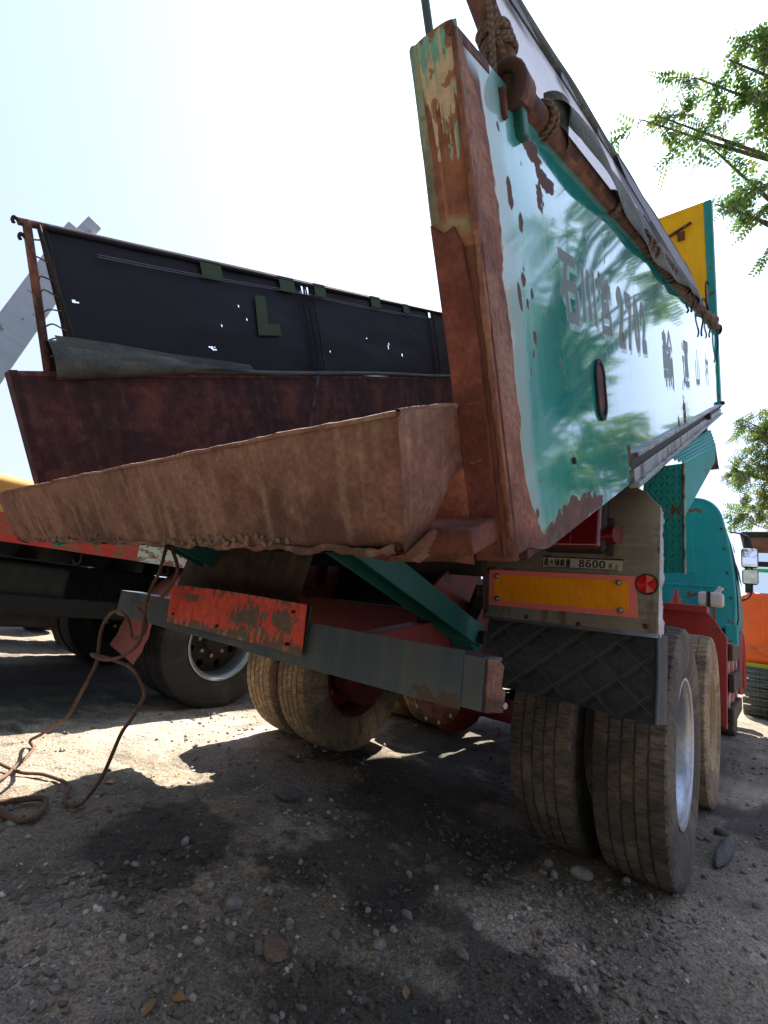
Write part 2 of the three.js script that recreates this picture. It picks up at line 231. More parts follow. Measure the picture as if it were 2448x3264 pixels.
// ---------------------------------------------------------------- kanji strokes on a 0..10 grid (y down)
const GLYPH = {
  石: [[1, 1.5, 9, 1.5], [4.6, 1.5, 3.4, 4.2, 1.0, 6.8], [3.4, 5, 8.4, 5, 8.4, 9.2], [3.4, 5, 3.4, 9.2, 8.4, 9.2]],
  川: [[2, 1, 2, 5.5, 1, 9.2], [5, 1.4, 5, 8.6], [8.3, 1, 8.3, 9.4]],
  営: [[2.3, 0.6, 3, 1.8], [4.8, 0.5, 5.3, 1.7], [7.8, 0.6, 6.8, 1.9], [1.2, 4, 1.2, 2.4, 8.9, 2.4, 8.6, 4], [3.2, 3.6, 7, 3.6, 7, 5.4, 3.2, 5.4, 3.2, 3.6], [2.2, 6.6, 8, 6.6, 8, 9.3, 2.2, 9.3, 2.2, 6.6]],
  輸: [[0.4, 1.6, 4, 1.6], [0.8, 3, 3.8, 3, 3.8, 6, 0.8, 6, 0.8, 3], [0.8, 4.5, 3.8, 4.5], [0.2, 7.5, 4.3, 7.5], [2.3, 0.5, 2.3, 9.6], [7.2, 0.4, 4.6, 3.6], [7.2, 0.4, 9.8, 3.4], [5.8, 3.5, 8.4, 3.5], [5.1, 9.6, 5.1, 4.8, 7.2, 4.8, 7.2, 9.4], [5.1, 6.2, 7.2, 6.2], [5.1, 7.6, 7.2, 7.6], [8.2, 4.8, 8.2, 8], [9.4, 4.5, 9.4, 9.5, 8.6, 9.3]],
  運: [[0.8, 1, 1.8, 2.2], [0.5, 4.2, 2.2, 4.2, 1.4, 6.6, 2.2, 8.2, 0.5, 9.2], [2.2, 8.2, 5, 9.3, 9.8, 9.3], [3.3, 2.6, 3.3, 1, 9.4, 1, 9.2, 2.6], [3.8, 2.4, 8.8, 2.4], [4.2, 3.6, 8.4, 3.6, 8.4, 6, 4.2, 6, 4.2, 3.6], [4.2, 4.8, 8.4, 4.8], [3.2, 7.2, 9.4, 7.2], [6.3, 1.6, 6.3, 8.6]],
  山: [[5, 0.8, 5, 8.6], [1.3, 3.6, 1.3, 8.8, 8.7, 8.8], [8.7, 3.6, 8.7, 9.4]],
  村: [[0.4, 3, 4.8, 3], [2.6, 0.5, 2.6, 9.6], [2.5, 3.2, 1.8, 5.4, 0.4, 7.2], [2.7, 4, 4.6, 6], [5, 3.2, 9.8, 3.2], [8, 0.6, 8, 9.2, 6.8, 8.8], [5.8, 4.8, 6.8, 6.6]],
  最: [[2.4, 0.5, 7.6, 0.5, 7.6, 3.4, 2.4, 3.4, 2.4, 0.5], [2.4, 2, 7.6, 2], [0.4, 4.4, 9.6, 4.4], [1.6, 4.4, 1.6, 9], [4.4, 4.4, 4.4, 9.6], [1.6, 6, 4.4, 6], [1.6, 7.4, 4.4, 7.4], [0.4, 9, 5, 8.6], [5.4, 5.8, 9, 5.8, 7.6, 8, 5.4, 9.6], [6, 6.6, 7.4, 8.4, 9.6, 9.6]],
  大: [[0.8, 3.6, 9.2, 3.6], [5, 0.6, 4.8, 4.4, 3.4, 7.2, 0.8, 9.4], [5.2, 4, 6.6, 7, 9.3, 9.4]],
  積: [[3.6, 0.8, 0.8, 1.6], [0.4, 3.4, 4, 3.4], [2.2, 1.2, 2.2, 9.6], [2.1, 3.6, 0.4, 7], [2.3, 4.4, 4, 6], [4.6, 1.4, 9.4, 1.4], [4.8, 2.6, 9.2, 2.6], [4.2, 3.8, 9.8, 3.8], [7, 0.4, 7, 3.8], [5, 4.8, 9, 4.8, 9, 8.2, 5, 8.2, 5, 4.8], [5, 5.9, 9, 5.9], [5, 7, 9, 7], [6, 8.4, 4.6, 9.7], [8, 8.4, 9.6, 9.7]],
  載: [[0.6, 1.4, 5.8, 1.4], [3.2, 0.3, 3.2, 9.7], [0.3, 2.8, 9.7, 2.8], [1, 3.8, 5.4, 3.8], [1.2, 5, 5.2, 5, 5.2, 7.4, 1.2, 7.4, 1.2, 5], [1.2, 6.2, 5.2, 6.2], [0.6, 8.5, 5.8, 8.5], [6.6, 0.4, 7.2, 5.4, 9.6, 9.4], [8.8, 4.4, 7.4, 7.4, 5.8, 9.4], [8.2, 0.8, 9.2, 1.8]],
  量: [[2.6, 0.5, 7.4, 0.5, 7.4, 3, 2.6, 3, 2.6, 0.5], [2.6, 1.7, 7.4, 1.7], [0.4, 4, 9.6, 4], [2.2, 5, 7.8, 5, 7.8, 7.4, 2.2, 7.4, 2.2, 5], [2.2, 6.2, 7.8, 6.2], [5, 5, 5, 9.4], [1.6, 8.4, 8.4, 8.4], [0.4, 9.5, 9.6, 9.5]],
};
function glyph(ctx, ch, x, y, w, h, lw) {
  ctx.lineWidth = lw; ctx.lineJoin = 'miter'; ctx.lineCap = 'butt';
  for (const s of GLYPH[ch]) { ctx.beginPath(); for (let i = 0; i < s.length; i += 2) { const X = x + s[i] * w / 10, Y = y + s[i + 1] * h / 10; i ? ctx.lineTo(X, Y) : ctx.moveTo(X, Y); } ctx.stroke(); }
}

// ---------------------------------------------------------------- dump truck
const truck = thing('dump_truck', 'teal dump truck with its rusty cargo bed raised, seen from behind', 'truck');
const TH = 25.584 * RAD, BO = [0, 1.045, 1.788];
function bed(name, geo, mat, parent, label) { const m = mesh(name, geo, mat, parent ?? truck, label); if (!parent) { m.position.set(...BO); m.rotation.x = TH; } return m; }

// --- right side wall: outer sheet with its own paint (l along the wall, u up)
const WL = 5.27, WU0 = -0.03, WU1 = 0.78;
{
  const W = 2048, H = 640, cv = document.createElement('canvas'); cv.width = W; cv.height = H; const c = cv.getContext('2d');
  c.fillStyle = '#000'; c.fillRect(0, 0, W, H);
  const X = (l) => l / WL * W, Y = (u) => (WU1 - u) / (WU1 - WU0) * H;
  const sx = W / WL, sy = H / (WU1 - WU0);
  const put = (ch, l, u, w, h, lw, col) => { c.save(); c.translate(X(l), Y(u)); c.scale(sx, sy); c.strokeStyle = c.fillStyle = col; if (GLYPH[ch]) glyph(c, ch, 0, 0, w, h, lw); else { c.scale(w / 0.62, h / 0.74); c.font = 'bold 1px sans-serif'; c.lineWidth = 0.10; c.lineJoin = 'round'; c.fillText(ch, 0.02, 0.74); c.strokeText(ch, 0.02, 0.74); } c.restore(); };
  const line = [['石', 0.37], ['川', 0.53], ['営', 0.69], ['2', 0.90], ['7', 1.02], ['0', 1.14], ['2', 1.26]];
  for (const [col, dl, du] of [['#600', 0.012, -0.014], ['#f00', 0, 0]]) line.forEach(([ch, l], i) => put(ch, l + dl, 0.575 + du, i < 3 ? 0.15 : 0.1, 0.165, 0.025, col));
  for (const [ch, l] of [['輸', 1.72], ['運', 2.38], ['山', 3.05], ['村', 3.8], ['山', 4.5]].slice(0, 4)) for (const [col, d] of [['#600', 0.014], ['#f00', 0]]) put(ch, l + d, 0.52 - d, 0.3, 0.27, 0.036, col);
  const im = c.getImageData(0, 0, W, H).data;
  const teal = hex(0x128f8a), tealLt = hex(0x7fb5b2), grey = hex(0x9aa09c), rust = hex(0x6f4233), rustD = hex(0x4a2a22), cream = hex(0xbfa886), letter = hex(0x6d6866), letterSh = hex(0x77a7a6);
  const spots = []; for (let i = 0; i < 34; i++) spots.push([Math.pow(rnd(), 2) * 1.6 + 0.12, rr(0.0, 0.76), rr(0.002, 0.006), rr(0.004, 0.010)]);
  for (const q of [[0.15, 0.60, 0.010, 0.02], [0.19, 0.56, 0.008, 0.014], [0.17, 0.46, 0.010, 0.014], [0.145, 0.43, 0.008, 0.02], [0.2, 0.36, 0.008, 0.014], [0.185, 0.335, 0.007, 0.01], [0.27, 0.71, 0.05, 0.02], [0.35, 0.675, 0.05, 0.014], [0.3, 0.64, 0.016, 0.024], [0.36, 0.115, 0.012, 0.014], [2.35, 0.10, 0.05, 0.12], [2.12, 0.06, 0.03, 0.06], [0.47, -0.01, 0.09, 0.02], [0.33, -0.01, 0.12, 0.04]]) spots.push(q);
  const paint = maps(W, H, (a, v) => {
    const l = a * WL, u = WU0 + v * (WU1 - WU0), o = ((Math.min(H - 1, Math.floor((1 - v) * H))) * W + Math.min(W - 1, Math.floor(a * W))) * 4;
    const n1 = fbm(l * 9, u * 9, 5), n2 = fbm(l * 40, u * 40, 3), n3 = fbm(l * 3 + 8, u * 60, 3), n4 = fbm(l * 70, u * 6 + 4, 3), n5 = fbm(l * 2.2 + 5, u * 2.2, 3);
    let k0 = 1, col = teal.map((x) => x * (0.95 + 0.1 * n1)), r = 0.045 + 0.04 * n2, b = 0.5;
    const chalk = sstep(0.34, 0.14, l + (n1 - 0.5) * 0.14) * 0.55 + 0.12 * sstep(0.5, 0.62, n4); col = mixc(col, tealLt, clamp(chalk + 0.14 * n5)); r += 0.3 * clamp(chalk);
    const strip = sstep(0.165, 0.125, l + (n1 - 0.5) * 0.05); if (strip > 0) { col = mixc(col, mixc(grey, tealLt, n3), strip * 0.9); r = mix(r, 0.5, strip); }
    const e = 0.083 + 0.03 * sstep(0.1, -0.03, u) + 0.02 * sstep(0.68, 0.76, u) * 0 + 0.055 * sstep(0.03, -0.02, u), q = l + (n1 - 0.5) * 0.05 + (n2 - 0.5) * 0.02;
    let ru = sstep(e + 0.004, e - 0.004, q); const top = sstep(0.735, 0.77, u + (n1 - 0.5) * 0.06); ru *= 1 - top * sstep(0.02, 0.05, l);
    if (q < e + 0.012 && q > e) col = mixc(col, cream, 0.5);
    for (const s of spots) { const dx = (l - s[0]) / s[2], dy = (u - s[1]) / s[3]; if (dx * dx + dy * dy < 4) { const k = Math.hypot(dx, dy) + (n2 - 0.5) * 1.7 + (n1 - 0.5) * 1.4; if (k < 1) ru = Math.max(ru, sstep(1, 0.86, k)); else if (k < 1.2) col = mixc(col, cream, 0.25); } }
    const edge = sstep(0.012, -0.012, u + (n1 - 0.5) * 0.06 - 0.0) * sstep(0.6, 0.2, l); ru = Math.max(ru, edge * 0.9);
    const tx = im[o] / 255; if (tx > 0.2) { k0 = tx > 0.7 ? 0.15 : 0.6; col = mixc(col, tx > 0.7 ? letter : letterSh, 0.85); r = tx > 0.7 ? 0.7 : 0.3; }
    if (ru > 0) { k0 *= 1 - ru; col = mixc(col, mixc(rustD, rust, clamp(n1 * 1.6 - 0.3 + (n2 - 0.5))), ru); r = mix(r, 0.85, ru); b = mix(0.5, 0.3 + 0.3 * n2, ru); }
    return { c: col, r, b, k: k0 * (1 - 0.5 * clamp(chalk)) };
  }, { rough: true });
  const WALLPAINT = MP({ ...paint, bumpScale: 0.0015, ior: 1.7, clearcoat: 0.75, clearcoatMap: paint.roughnessMap, clearcoatRoughness: 0.04 });
  const xo = 1.169, wav = (l, u) => 0.003 * (fbm(l * 1.1 + 2, u * 3 + 5, 2) - 0.5) + 0.0011 * Math.sin(u * 31 + 2 * Math.sin(l * 2)) * fbm(l * 2, u * 2 + 3, 2);
  const outer = grid(170, 60, (a, v) => { const l = a * WL, u = WU0 + v * (WU1 - WU0); return [xo + wav(l, u), Math.max(u, WU0 + 0.042 * sstep(0.17, 0.0, l)), -l]; });
  const wall = bed('bed_side_wall', outer, WALLPAINT, null, 'teal painted side wall with grey lettering');
  bed('wall_core', merge([box(1.118, 1.163, -0.028, 0.778, -WL + 0.004, -0.07, 0.006)]), RUST_DARK, wall);
  bed('top_rail', box(1.10, 1.166, 0.765, 0.784, -WL, -0.12, 0.006), TEAL, wall);
  // rear post: folded rust plate with a lip and a doubler plate
  const PW = 256, PH = 1024;
  const POST = M({ ...maps(PW, PH, (a, v) => {
    const u = v * 0.8, x = a * 0.08, n1 = fbm(x * 30, u * 30, 5), n2 = fbm(x * 110, u * 110, 3), st = fbm(x * 160, u * 9, 3), big = fbm(x * 9 + 3, u * 5, 3);
    let col = mixc(hex(0x6a3f31), hex(0x9a634c), clamp(n1 * 1.8 - 0.4)); col = mixc(col, hex(0xa37a62), clamp((st - 0.55) * 2.4)); if (u < 0.5) col = mixc(col, hex(0x5a3229), 0.55 + 0.3 * big); let r = 0.82, b = 0.4 * n1 + 0.3 * n2;
    const pt = u + (st - 0.5) * 0.22 + (n1 - 0.5) * 0.1; const k = sstep(0.665, 0.69, pt); if (k > 0) { col = mixc(col, hex(0xc4ae92), k); const t = sstep(0.50, 0.56, fbm(x * 120 + 9, u * 14, 4) + (u - 0.74) * 1.2); col = mixc(col, hex(0x62aca0), t * 0.85); const rs = sstep(0.60, 0.66, fbm(x * 60 + 2, u * 40 + 5, 4)); col = mixc(col, hex(0x8a5a44), rs * 0.8); r = mix(r, 0.5, k); b += 0.15 * k; }
    if (x < 0.012 + 0.01 * n1 && u > 0.55) { col = mixc(col, hex(0x6f8f7e), 0.6); }
    const s2 = sstep(0.025, 0.0, Math.abs(u - 0.525 - (n1 - 0.5) * 0.05)) * sstep(0.0, 0.02, x); col = mixc(col, hex(0x9a9a78), s2 * 0.7);
    return { c: col.map((q) => q * (0.9 + 0.2 * n2)), r, b };
  }), bumpScale: 0.004 });
  const face = dent(grid(12, 120, (a, v) => [1.096 + a * 0.078, -0.008 + v * 0.792, 0.004 - 0.010 * Math.pow(Math.abs(2 * a - 1), 4) + (a < 0.1 ? 0.006 : 0)]), 0.005, 9, 3);
  const post = bed('rear_post', face, POST, null, 'rust eaten rear post with peeling paint at its top');
  bed('post_side', merge([box(1.096, 1.102, -0.005, 0.78, -0.11, -0.006, 0.002), box(1.1, 1.170, 0.762, 0.785, -0.12, 0.002, 0.006)]), RUST_POST, post);
  bed('doubler_plate', dent(plate([[1.103, 0.01], [1.152, 0.0], [1.156, 0.35], [1.15, 0.49], [1.138, 0.52], [1.12, 0.515], [1.1, 0.535]], 0.007, 0.002), 0.006, 14, 2).translate(0, 0, 0.003), RUST_MAROON, post);
  bed('weld_bead', dent(buv(tube([[1.166, 0.0, 0.0], [1.168, 0.3, 0.001], [1.17, 0.55, 0.0], [1.170, 0.77, -0.001]], 0.0055, 8, 160)), 0.005, 60), RUST_POST, post);
  bed('weld_bead', dent(buv(tube([[1.1, 0.25, 0.006], [1.12, 0.256, 0.009], [1.15, 0.254, 0.009]], 0.003, 6, 40)), 0.004, 90), RUST_POST, post);
  bed('weld_bead', dent(buv(tube([[1.1, 0.165, 0.006], [1.12, 0.162, 0.011], [1.14, 0.166, 0.011]], 0.003, 6, 40)), 0.004, 90), RUST_POST, post);
  const fl = [[0, 0.0], [0, 0.775]]; for (let i = 0; i <= 60; i++) { const u = mix(0.775, 0.0, i / 60); fl.push([mix(0.05, 0.078, sstep(0.76, 0.60, u)) + 0.05 * sstep(0.10, 0.0, u) + (fbm(u * 22, 3, 4) - 0.5) * 0.035 - 0.03 * sstep(0.70, 0.76, u), u]); }
  bed('rust_flange', rot0(plate(fl.map(([a, b]) => [a, b]), 0.0025, 0.0006), 1.1685), RUST_POST, post);
  function rot0(g, x) { g.applyMatrix4(new THREE.Matrix4().set(0, 0, 1, x, 0, 1, 0, 0, -1, 0, 0, 0, 0, 0, 0, 1)); return g; }
  // bottom rail: two lips and a web
  const rail = bed('bottom_rail', merge([box(1.165, 1.192, 0.048, 0.062, -WL, -0.93, 0.003), box(1.165, 1.196, -0.045, -0.028, -WL, -0.90, 0.003), box(1.165, 1.180, -0.03, 0.012, -WL, -0.92, 0.002)]), RAILMETAL);
  bed('groove', box(1.164, 1.1705, 0.012, 0.05, -WL, -0.94, 0.001), BLACK, rail);
  bed('rubber_stop', box(1.17, 1.215, 0.045, 0.085, -5.27, -5.19, 0.012), RUBBER, rail);
  bed('bracket', box(1.17, 1.205, 0.0, 0.05, -3.62, -3.55, 0.006), DARKSTEEL, rail);
  bed('seam_lip', box(1.166, 1.1725, 0.02, 0.09, -0.923, -0.919, 0.001), RUST_POST, rail);
  // rusty pocket handle
  const caps = (l0, l1, u0, u1) => { const r = (l1 - l0) / 2, cx = (l0 + l1) / 2, p = []; for (let i = 0; i <= 12; i++) { const t = Math.PI * i / 12; p.push([cx + r * Math.cos(t), u1 - r + r * Math.sin(t)]); } for (let i = 0; i <= 12; i++) { const t = Math.PI + Math.PI * i / 12; p.push([cx + r * Math.cos(t), u0 + r + r * Math.sin(t)]); } return p; };
  const rot = (g, x) => { g.applyMatrix4(new THREE.Matrix4().set(0, 0, 1, x, 0, 1, 0, 0, -1, 0, 0, 0, 0, 0, 0, 1)); return g; };
  const pocket = bed('handle_pocket', rot(plate(caps(0.585, 0.672, 0.182, 0.34), 0.006, 0.002, [caps(0.596, 0.661, 0.194, 0.329)]), 1.168), RUBBER, wall);
  pocket.userData.label = 'oblong rusty handle pocket';
  bed('pocket_plate', rot(plate(caps(0.592, 0.665, 0.205, 0.333), 0.002, 0.0005), 1.1695), RUST_DARK, wall);
  bed('small_bolt', cyl([1.165, 0.112, -0.36], [1.173, 0.112, -0.36], 0.007, 0.007, 10), DARKSTEEL, wall);
}
// --- left wall, floor, tail plate, headboard
{
  const lw = bed('bed_side_wall', dent(buv(grid(60, 24, (a, v) => [-1.10, 0.02 + v * 0.76, -a * WL])), 0.012, 2.2, 4), RUST_DARK, null, 'dark maroon rusted inside of the far side wall');
  bed('wall_skin', box(-1.169, -1.104, -0.03, 0.775, -WL, -0.004, 0.006), TEAL, lw);
  bed('top_rail', dent(box(-1.175, -1.097, 0.756, 0.782, -WL, 0.0, 0.008), 0.004, 8), RUST_POST, lw);
  bed('floor_chamfer', dent(buv(grid(40, 6, (a, v) => [-1.099 + v * 0.14, 0.22 - v * 0.14, -0.5 - a * (WL - 0.5)])), 0.006, 5), RUST_DARK, lw);
  bed('rear_post', dent(box(-1.172, -1.096, -0.01, 0.785, -0.03, 0.003, 0.004), 0.003, 9), RUST_DARK, lw);
  const fl = bed('bed_floor', merge([box(-1.15, 1.15, 0.03, 0.07, -WL, 0.10, 0.004)]), RUST_DARK);
  for (let i = 0; i < 8; i++) bed('cross_member', box(-1.12, 1.12, -0.07, 0.03, -0.75 - i * 0.6, -0.68 - i * 0.6, 0.004), DARKSTEEL, fl);
  for (const s of [-1, 1]) bed('floor_beam', box(s * 0.42 - 0.045, s * 0.42 + 0.045, -0.19, 0.029, -WL, -0.62, 0.006), DARKSTEEL, fl);
  bed('sill_plate', dent(grid(12, 12, (a, v) => [mix(0.84, 1.10, a), mix(-0.014, 0.16, v), 0.012 - 0.02 * Math.pow(1 - a, 2) + 0.012 * Math.sin(a * 6)], null, (a, v) => [a * 0.25, v * 0.17]), 0.006, 12), RUST_POST, fl);
  bed('added_hinge_beam', box(-0.62, 0.62, -0.37, 0.029, -0.98, -0.90, 0.006), DARKSTEEL, fl);  // added dark beam closing the bright sky gap under the raised bed
  bed('rear_sill', dent(box(-1.165, 1.16, -0.012, 0.105, -0.10, -0.012, 0.012), 0.006, 7), RUST_POST, fl);
  // upturned tail plate
  const n = (x, v) => (fbm(x * 3 + 3, v * 2 + 1, 4) - 0.5) * 0.012 + 0.004 * Math.sin(x * 5);
  const sc = bed('tail_plate', grid(150, 22, (a, v) => { const x = mix(-1.085, mix(1.05, 1.10, v), a); const cur = sstep(0.93, 1, a), bot = sstep(0.08, 0, v); return [x, 0.04 + v * 0.213 + (v > 0.97 ? 0.004 * (fbm(x * 9, 3, 3) - 0.5) * 2 : 0) + (v < 0.03 ? 0.006 * (fbm(x * 14, 9, 3) - 0.5) : 0), 0.135 + v * 0.032 + n(x, v) - cur * 0.006 - bot * 0.012]; }, null, (a, v) => [a * 2.1, v * 0.21]), RUST_DUST, null, 'wide dusty brown rusted tail plate');
  bed('plate_core', grid(150, 1, (a, v) => { const x = mix(-1.085, 1.098, a); return [x, 0.254 + 0.004 * (fbm(x * 9, 3, 3) - 0.5) * 2, mix(0.155, 0.170 + n(x, 1), v)]; }, null, (a, v) => [a * 2.1, v * 0.02]), RUST_DUST, sc);
  bed('top_lip', dent(buv(tube(Array.from({ length: 60 }, (_, i) => { const x = mix(-1.085, 1.098, i / 59); return [x, 0.256 + 0.004 * (fbm(x * 9, 3, 3) - 0.5) * 2, 0.168 + n(x, 1)]; }), 0.0045, 7, 300)), 0.003, 40), RUST_DUST, sc);
  bed('plate_front', grid(80, 4, (a, v) => [mix(-1.085, mix(1.05, 1.09, v), a), 0.04 + v * 0.21, 0.104 + v * 0.032], null, (a, v) => [a * 2.1, v * 0.21]), RUST_DARK, sc);
  for (const s of [1, -1]) { // folded corner gusset joining plate and post, lower edge rising to the wall
    const x0 = s > 0 ? 1.05 : -1.085, x1 = s > 0 ? 1.085 : -1.085, x2 = s > 0 ? 1.104 : -1.10;
    bed('corner_gusset', dent(grid(20, 20, (a, v) => { const lo = mix(0.035, 0.155, sstep(0.1, 0.95, a)); return [mix(mix(x0, s > 0 ? 1.10 : x1, v), x2, Math.pow(a, 1.25)) + s * 0.006 * Math.sin(a * 3.1), lo + v * (0.256 - lo), mix(0.137 + v * 0.032, 0.004, a)]; }, null, (a, v) => [a * 0.2, v * 0.2]), 0.008, 12, 5), RUST_DUST, sc);
    bed('gusset_lip', dent(buv(tube([[s > 0 ? 1.098 : x1, 0.255, 0.166], [mix(x1, x2, 0.6), 0.258, 0.08], [x2, 0.257, 0.006]], 0.006, 6, 24)), 0.004, 30), RUST_DUST, sc);
    bed('bent_corner', dent(grid(16, 10, (a, v) => { const t = v * 1.9; return [x0 + s * (0.004 + a * 0.04), 0.04 - 0.014 * Math.sin(t) + a * 0.035 - 0.01 * v, 0.14 - a * 0.03 - 0.04 * v]; }, null, (a, v) => [a * 0.1, v * 0.1]), 0.01, 20, 8), RUST_DUST, sc);
  }
  bed('bottom_weld', dent(buv(tube(Array.from({ length: 40 }, (_, i) => [mix(-1.08, 1.03, i / 39), 0.042 + 0.005 * Math.sin(i * 2.3), 0.130 + 0.003 * Math.sin(i * 1.7)]), 0.007, 7, 400)), 0.010, 45, 1), RUST_DUST, sc);
  bed('under_return', grid(120, 3, (a, v) => { const x = mix(-1.08, 1.03, a); return [x, 0.036 - 0.016 * v + 0.005 * (fbm(x * 7, 4, 3) - 0.5) * (1 + v), 0.13 - v * 0.14]; }, null, (a, v) => [a * 2.1, v * 0.14]), RUST_DUST, sc);
  const lump = new THREE.IcosahedronGeometry(1, 1), mud = []; for (let i = 0; i < 46; i++) { const x = i < 30 ? rr(0.30, 0.78) : rr(-0.6, 0.95), g = lump.clone(); g.scale(rr(0.003, 0.008), rr(0.003, i < 6 ? 0.014 : 0.007), 0.0045); g.rotateZ(rr(0, 3)); g.translate(x, 0.05 + Math.pow(rnd(), 2) * 0.02, 0.142 + n(x, 0)); mud.push(dent(g, 0.004, 120)); }
  const md = bed('dried_mud', merge(mud), M({ color: lin(0.2, 0.155, 0.12), roughness: 0.95 }), sc); md.userData.kind = 'stuff';
  // headboard
  const hb = bed('headboard', dent(buv(grid(20, 20, (a, v) => [mix(-1.12, 1.12, a), v * 1.96, -5.2])), 0.01, 2), YELLOW, null, 'tall yellow headboard with teal side posts');
  bed('headboard_back', box(-1.12, 1.12, 0, 1.955, -5.26, -5.21, 0.004), TEAL, hb);
  for (const s of [-1, 1]) bed('side_post', box(s * 1.12, s * 1.185, 0.02, 1.98, -5.36, -5.19, 0.01), TEAL, hb);
  bed('top_edge', box(-1.12, 1.12, 1.95, 1.98, -5.28, -5.196, 0.006), YELLOW, hb);
  bed('latch_bar', merge([beam([0.75, 1.75, -5.19], [1.02, 1.83, -5.18], 0.02, 0.025), box(0.9, 0.96, 1.7, 1.78, -5.2, -5.18)]), RUST_PIPE, hb);
}
// --- far (left) tarp frame and black tarp
{
  const x = -1.13, sag = (l) => 0.02 * Math.sin((l - 0.3) / 4.7 * Math.PI);
  const holesL = [[1.905, 1.94, 1.385, 1.44], [1.965, 1.99, 1.385, 1.44], [3.66, 3.70, 1.385, 1.44], [1.055, 1.085, 0.937, 0.952], [1.07, 1.10, 0.93, 0.94], [0.335, 0.36, 1.12, 1.132], [2.12, 2.13, 0.965, 0.98], [1.215, 1.23, 1.375, 1.385], [1.32, 1.328, 1.215, 1.225], [1.365, 1.375, 1.135, 1.145], [2.9, 2.908, 1.03, 1.07], [2.915, 2.925, 1.06, 1.09], [2.6, 2.61, 1.1, 1.11], [1.16, 1.168, 1.08, 1.088], [3.1, 3.11, 0.97, 1.0]];
  const L0 = 0.26, L1 = 5.1, U0 = 0.8, U1 = 1.455;
  const top = (l) => U1 - sag(l) * 0.3;
  const f = (a, v) => { const l = mix(L0, L1, a); return [x + 0.02 * (fbm(l * 2.2, v * 2.5, 3) - 0.5) + 0.012 * Math.sin(l * 5 + v * 3) * v * (1 - v), mix(U0, top(l), v), -l]; };
  const tp = bed('tarp', grid(640, 90, f, (a, v) => { const l = mix(L0, L1, a), u = mix(U0, top(l), v); return holesL.some((h, i) => i < 3 ? l > h[0] && l < h[1] && u > h[2] && u < h[3] : Math.hypot((l - (h[0] + h[1]) / 2) / (h[1] - h[0]), (u - (h[2] + h[3]) / 2) / (h[3] - h[2])) + 0.5 * (vn(l * 160, u * 160) - 0.5) < 0.55); }, (a, v) => [a * 4.8, v * 0.65]), CANVAS_DARK, null, 'black tarp stretched along the far side of the bed');
  const on = (l, u, off = 0.022) => [x + off, u, -l];
  const patch = (l0, l1, u0, u1, m = TAPE) => bed('tape_patch', box(x + 0.014, x + 0.021, u0, u1, -l1, -l0, 0.002), m, tp);
  patch(1.09, 1.235, 1.36, 1.462); patch(1.70, 1.84, 1.365, 1.468); patch(2.04, 2.16, 1.375, 1.47); patch(2.72, 2.85, 1.375, 1.47); patch(3.2, 3.3, 1.38, 1.46, CANVAS_GREEN);
  bed('letter_patch', rotL([[1.43, 1.04], [1.63, 1.052], [1.63, 1.13], [1.53, 1.125], [1.545, 1.305], [1.46, 1.3]]), TAPE, tp, 'L shaped green tape patch');
  function rotL(p) { const g = plate(p, 0.004, 0.0008); g.applyMatrix4(new THREE.Matrix4().set(0, 0, 1, x + 0.017, 0, 1, 0, 0, -1, 0, 0, 0, 0, 0, 0, 1)); return g; }
  for (const d of [0, 0.012]) bed('stitch_line', buv(tube(Array.from({ length: 24 }, (_, i) => { const l = mix(0.5, 3.6, i / 23); return on(l, 1.385 - d - 0.035 * Math.sin((l * 1.7) % 3.14) * 0.5, 0.018); }), 0.0022, 4, 120)), STITCH, tp);
  for (const l of [1.895, 1.95, 2.01, 3.63, 3.73]) bed('seam_fold', buv(tube([on(l, 0.83, 0.016), on(l + 0.005, 1.1, 0.02), on(l, 1.44, 0.018)], 0.006, 5, 14)), CANVAS_DARK, tp);
  bed('hem', buv(tube(Array.from({ length: 14 }, (_, i) => { const l = mix(0.3, 5.1, i / 13); return on(l, top(l) + 0.0, 0.006); }), 0.017, 8, 60)), CANVAS_DARK, tp);
  // canvas roll along the wall top
  const roll = grid(110, 14, (a, v) => { const l = mix(0.17, 5.1, a), t = v * Math.PI * 2, k = sstep(1.4, 0.2, l), r = 0.022 + 0.004 * fbm(l * 4, v * 3, 2) + 0.05 * k; return [x + 0.03 + (r * 0.7) * Math.cos(t), 0.8 - 0.006 + k * 0.035 + r * (0.75 + 0.5 * k) * Math.sin(t) + 0.006 * Math.sin(l * 3), -l]; }, null, (a, v) => [a * 5, v * 0.2]);
  bed('canvas_roll', roll, CANVAS_GREEN, tp, 'grey green canvas roll lying along the wall top');
  bed('canvas_flap', dent(grid(40, 8, (a, v) => { const l = mix(0.22, 1.3, a), hgt2 = mix(0.14, 0.03, a); return [x + 0.065 + 0.012 * Math.sin(a * 9), 0.80 + v * hgt2, -l + v * 0.02]; }, null, (a, v) => [a, v * 0.15]), 0.012, 7), CANVAS_GREEN, tp);
  const fr = bed('tarp_frame', buv(cyl([x, 0.76, -0.155], [x, 1.47, -0.225], 0.019)), RUST_PIPE, null, 'thin rusty tarp frame of the far side');
  bed('top_pipe', buv(cyl([x, 1.462, -0.19], [x, 1.455, -5.1], 0.017)), RUST_PIPE, fr);
  bed('brace', buv(cyl([x + 0.03, 1.45, -0.26], [x + 0.05, 0.91, -0.285], 0.009)), DARKSTEEL, fr);
  bed('tarp_edge_bar', dent(buv(cyl([x, 0.85, -0.262], [x, 1.45, -0.30], 0.011)), 0.004, 30), DARKSTEEL, fr);
  for (const [l, u] of [[0.2, 1.47], [0.21, 1.40], [0.3, 1.44]]) { bed('hook', buv(tube([[x, u - 0.02, -l], [x, u + 0.008, -l + 0.018], [x, u - 0.005, -l + 0.03], [x, u - 0.02, -l + 0.028]], 0.008, 6, 18)), DARKSTEEL, fr); }
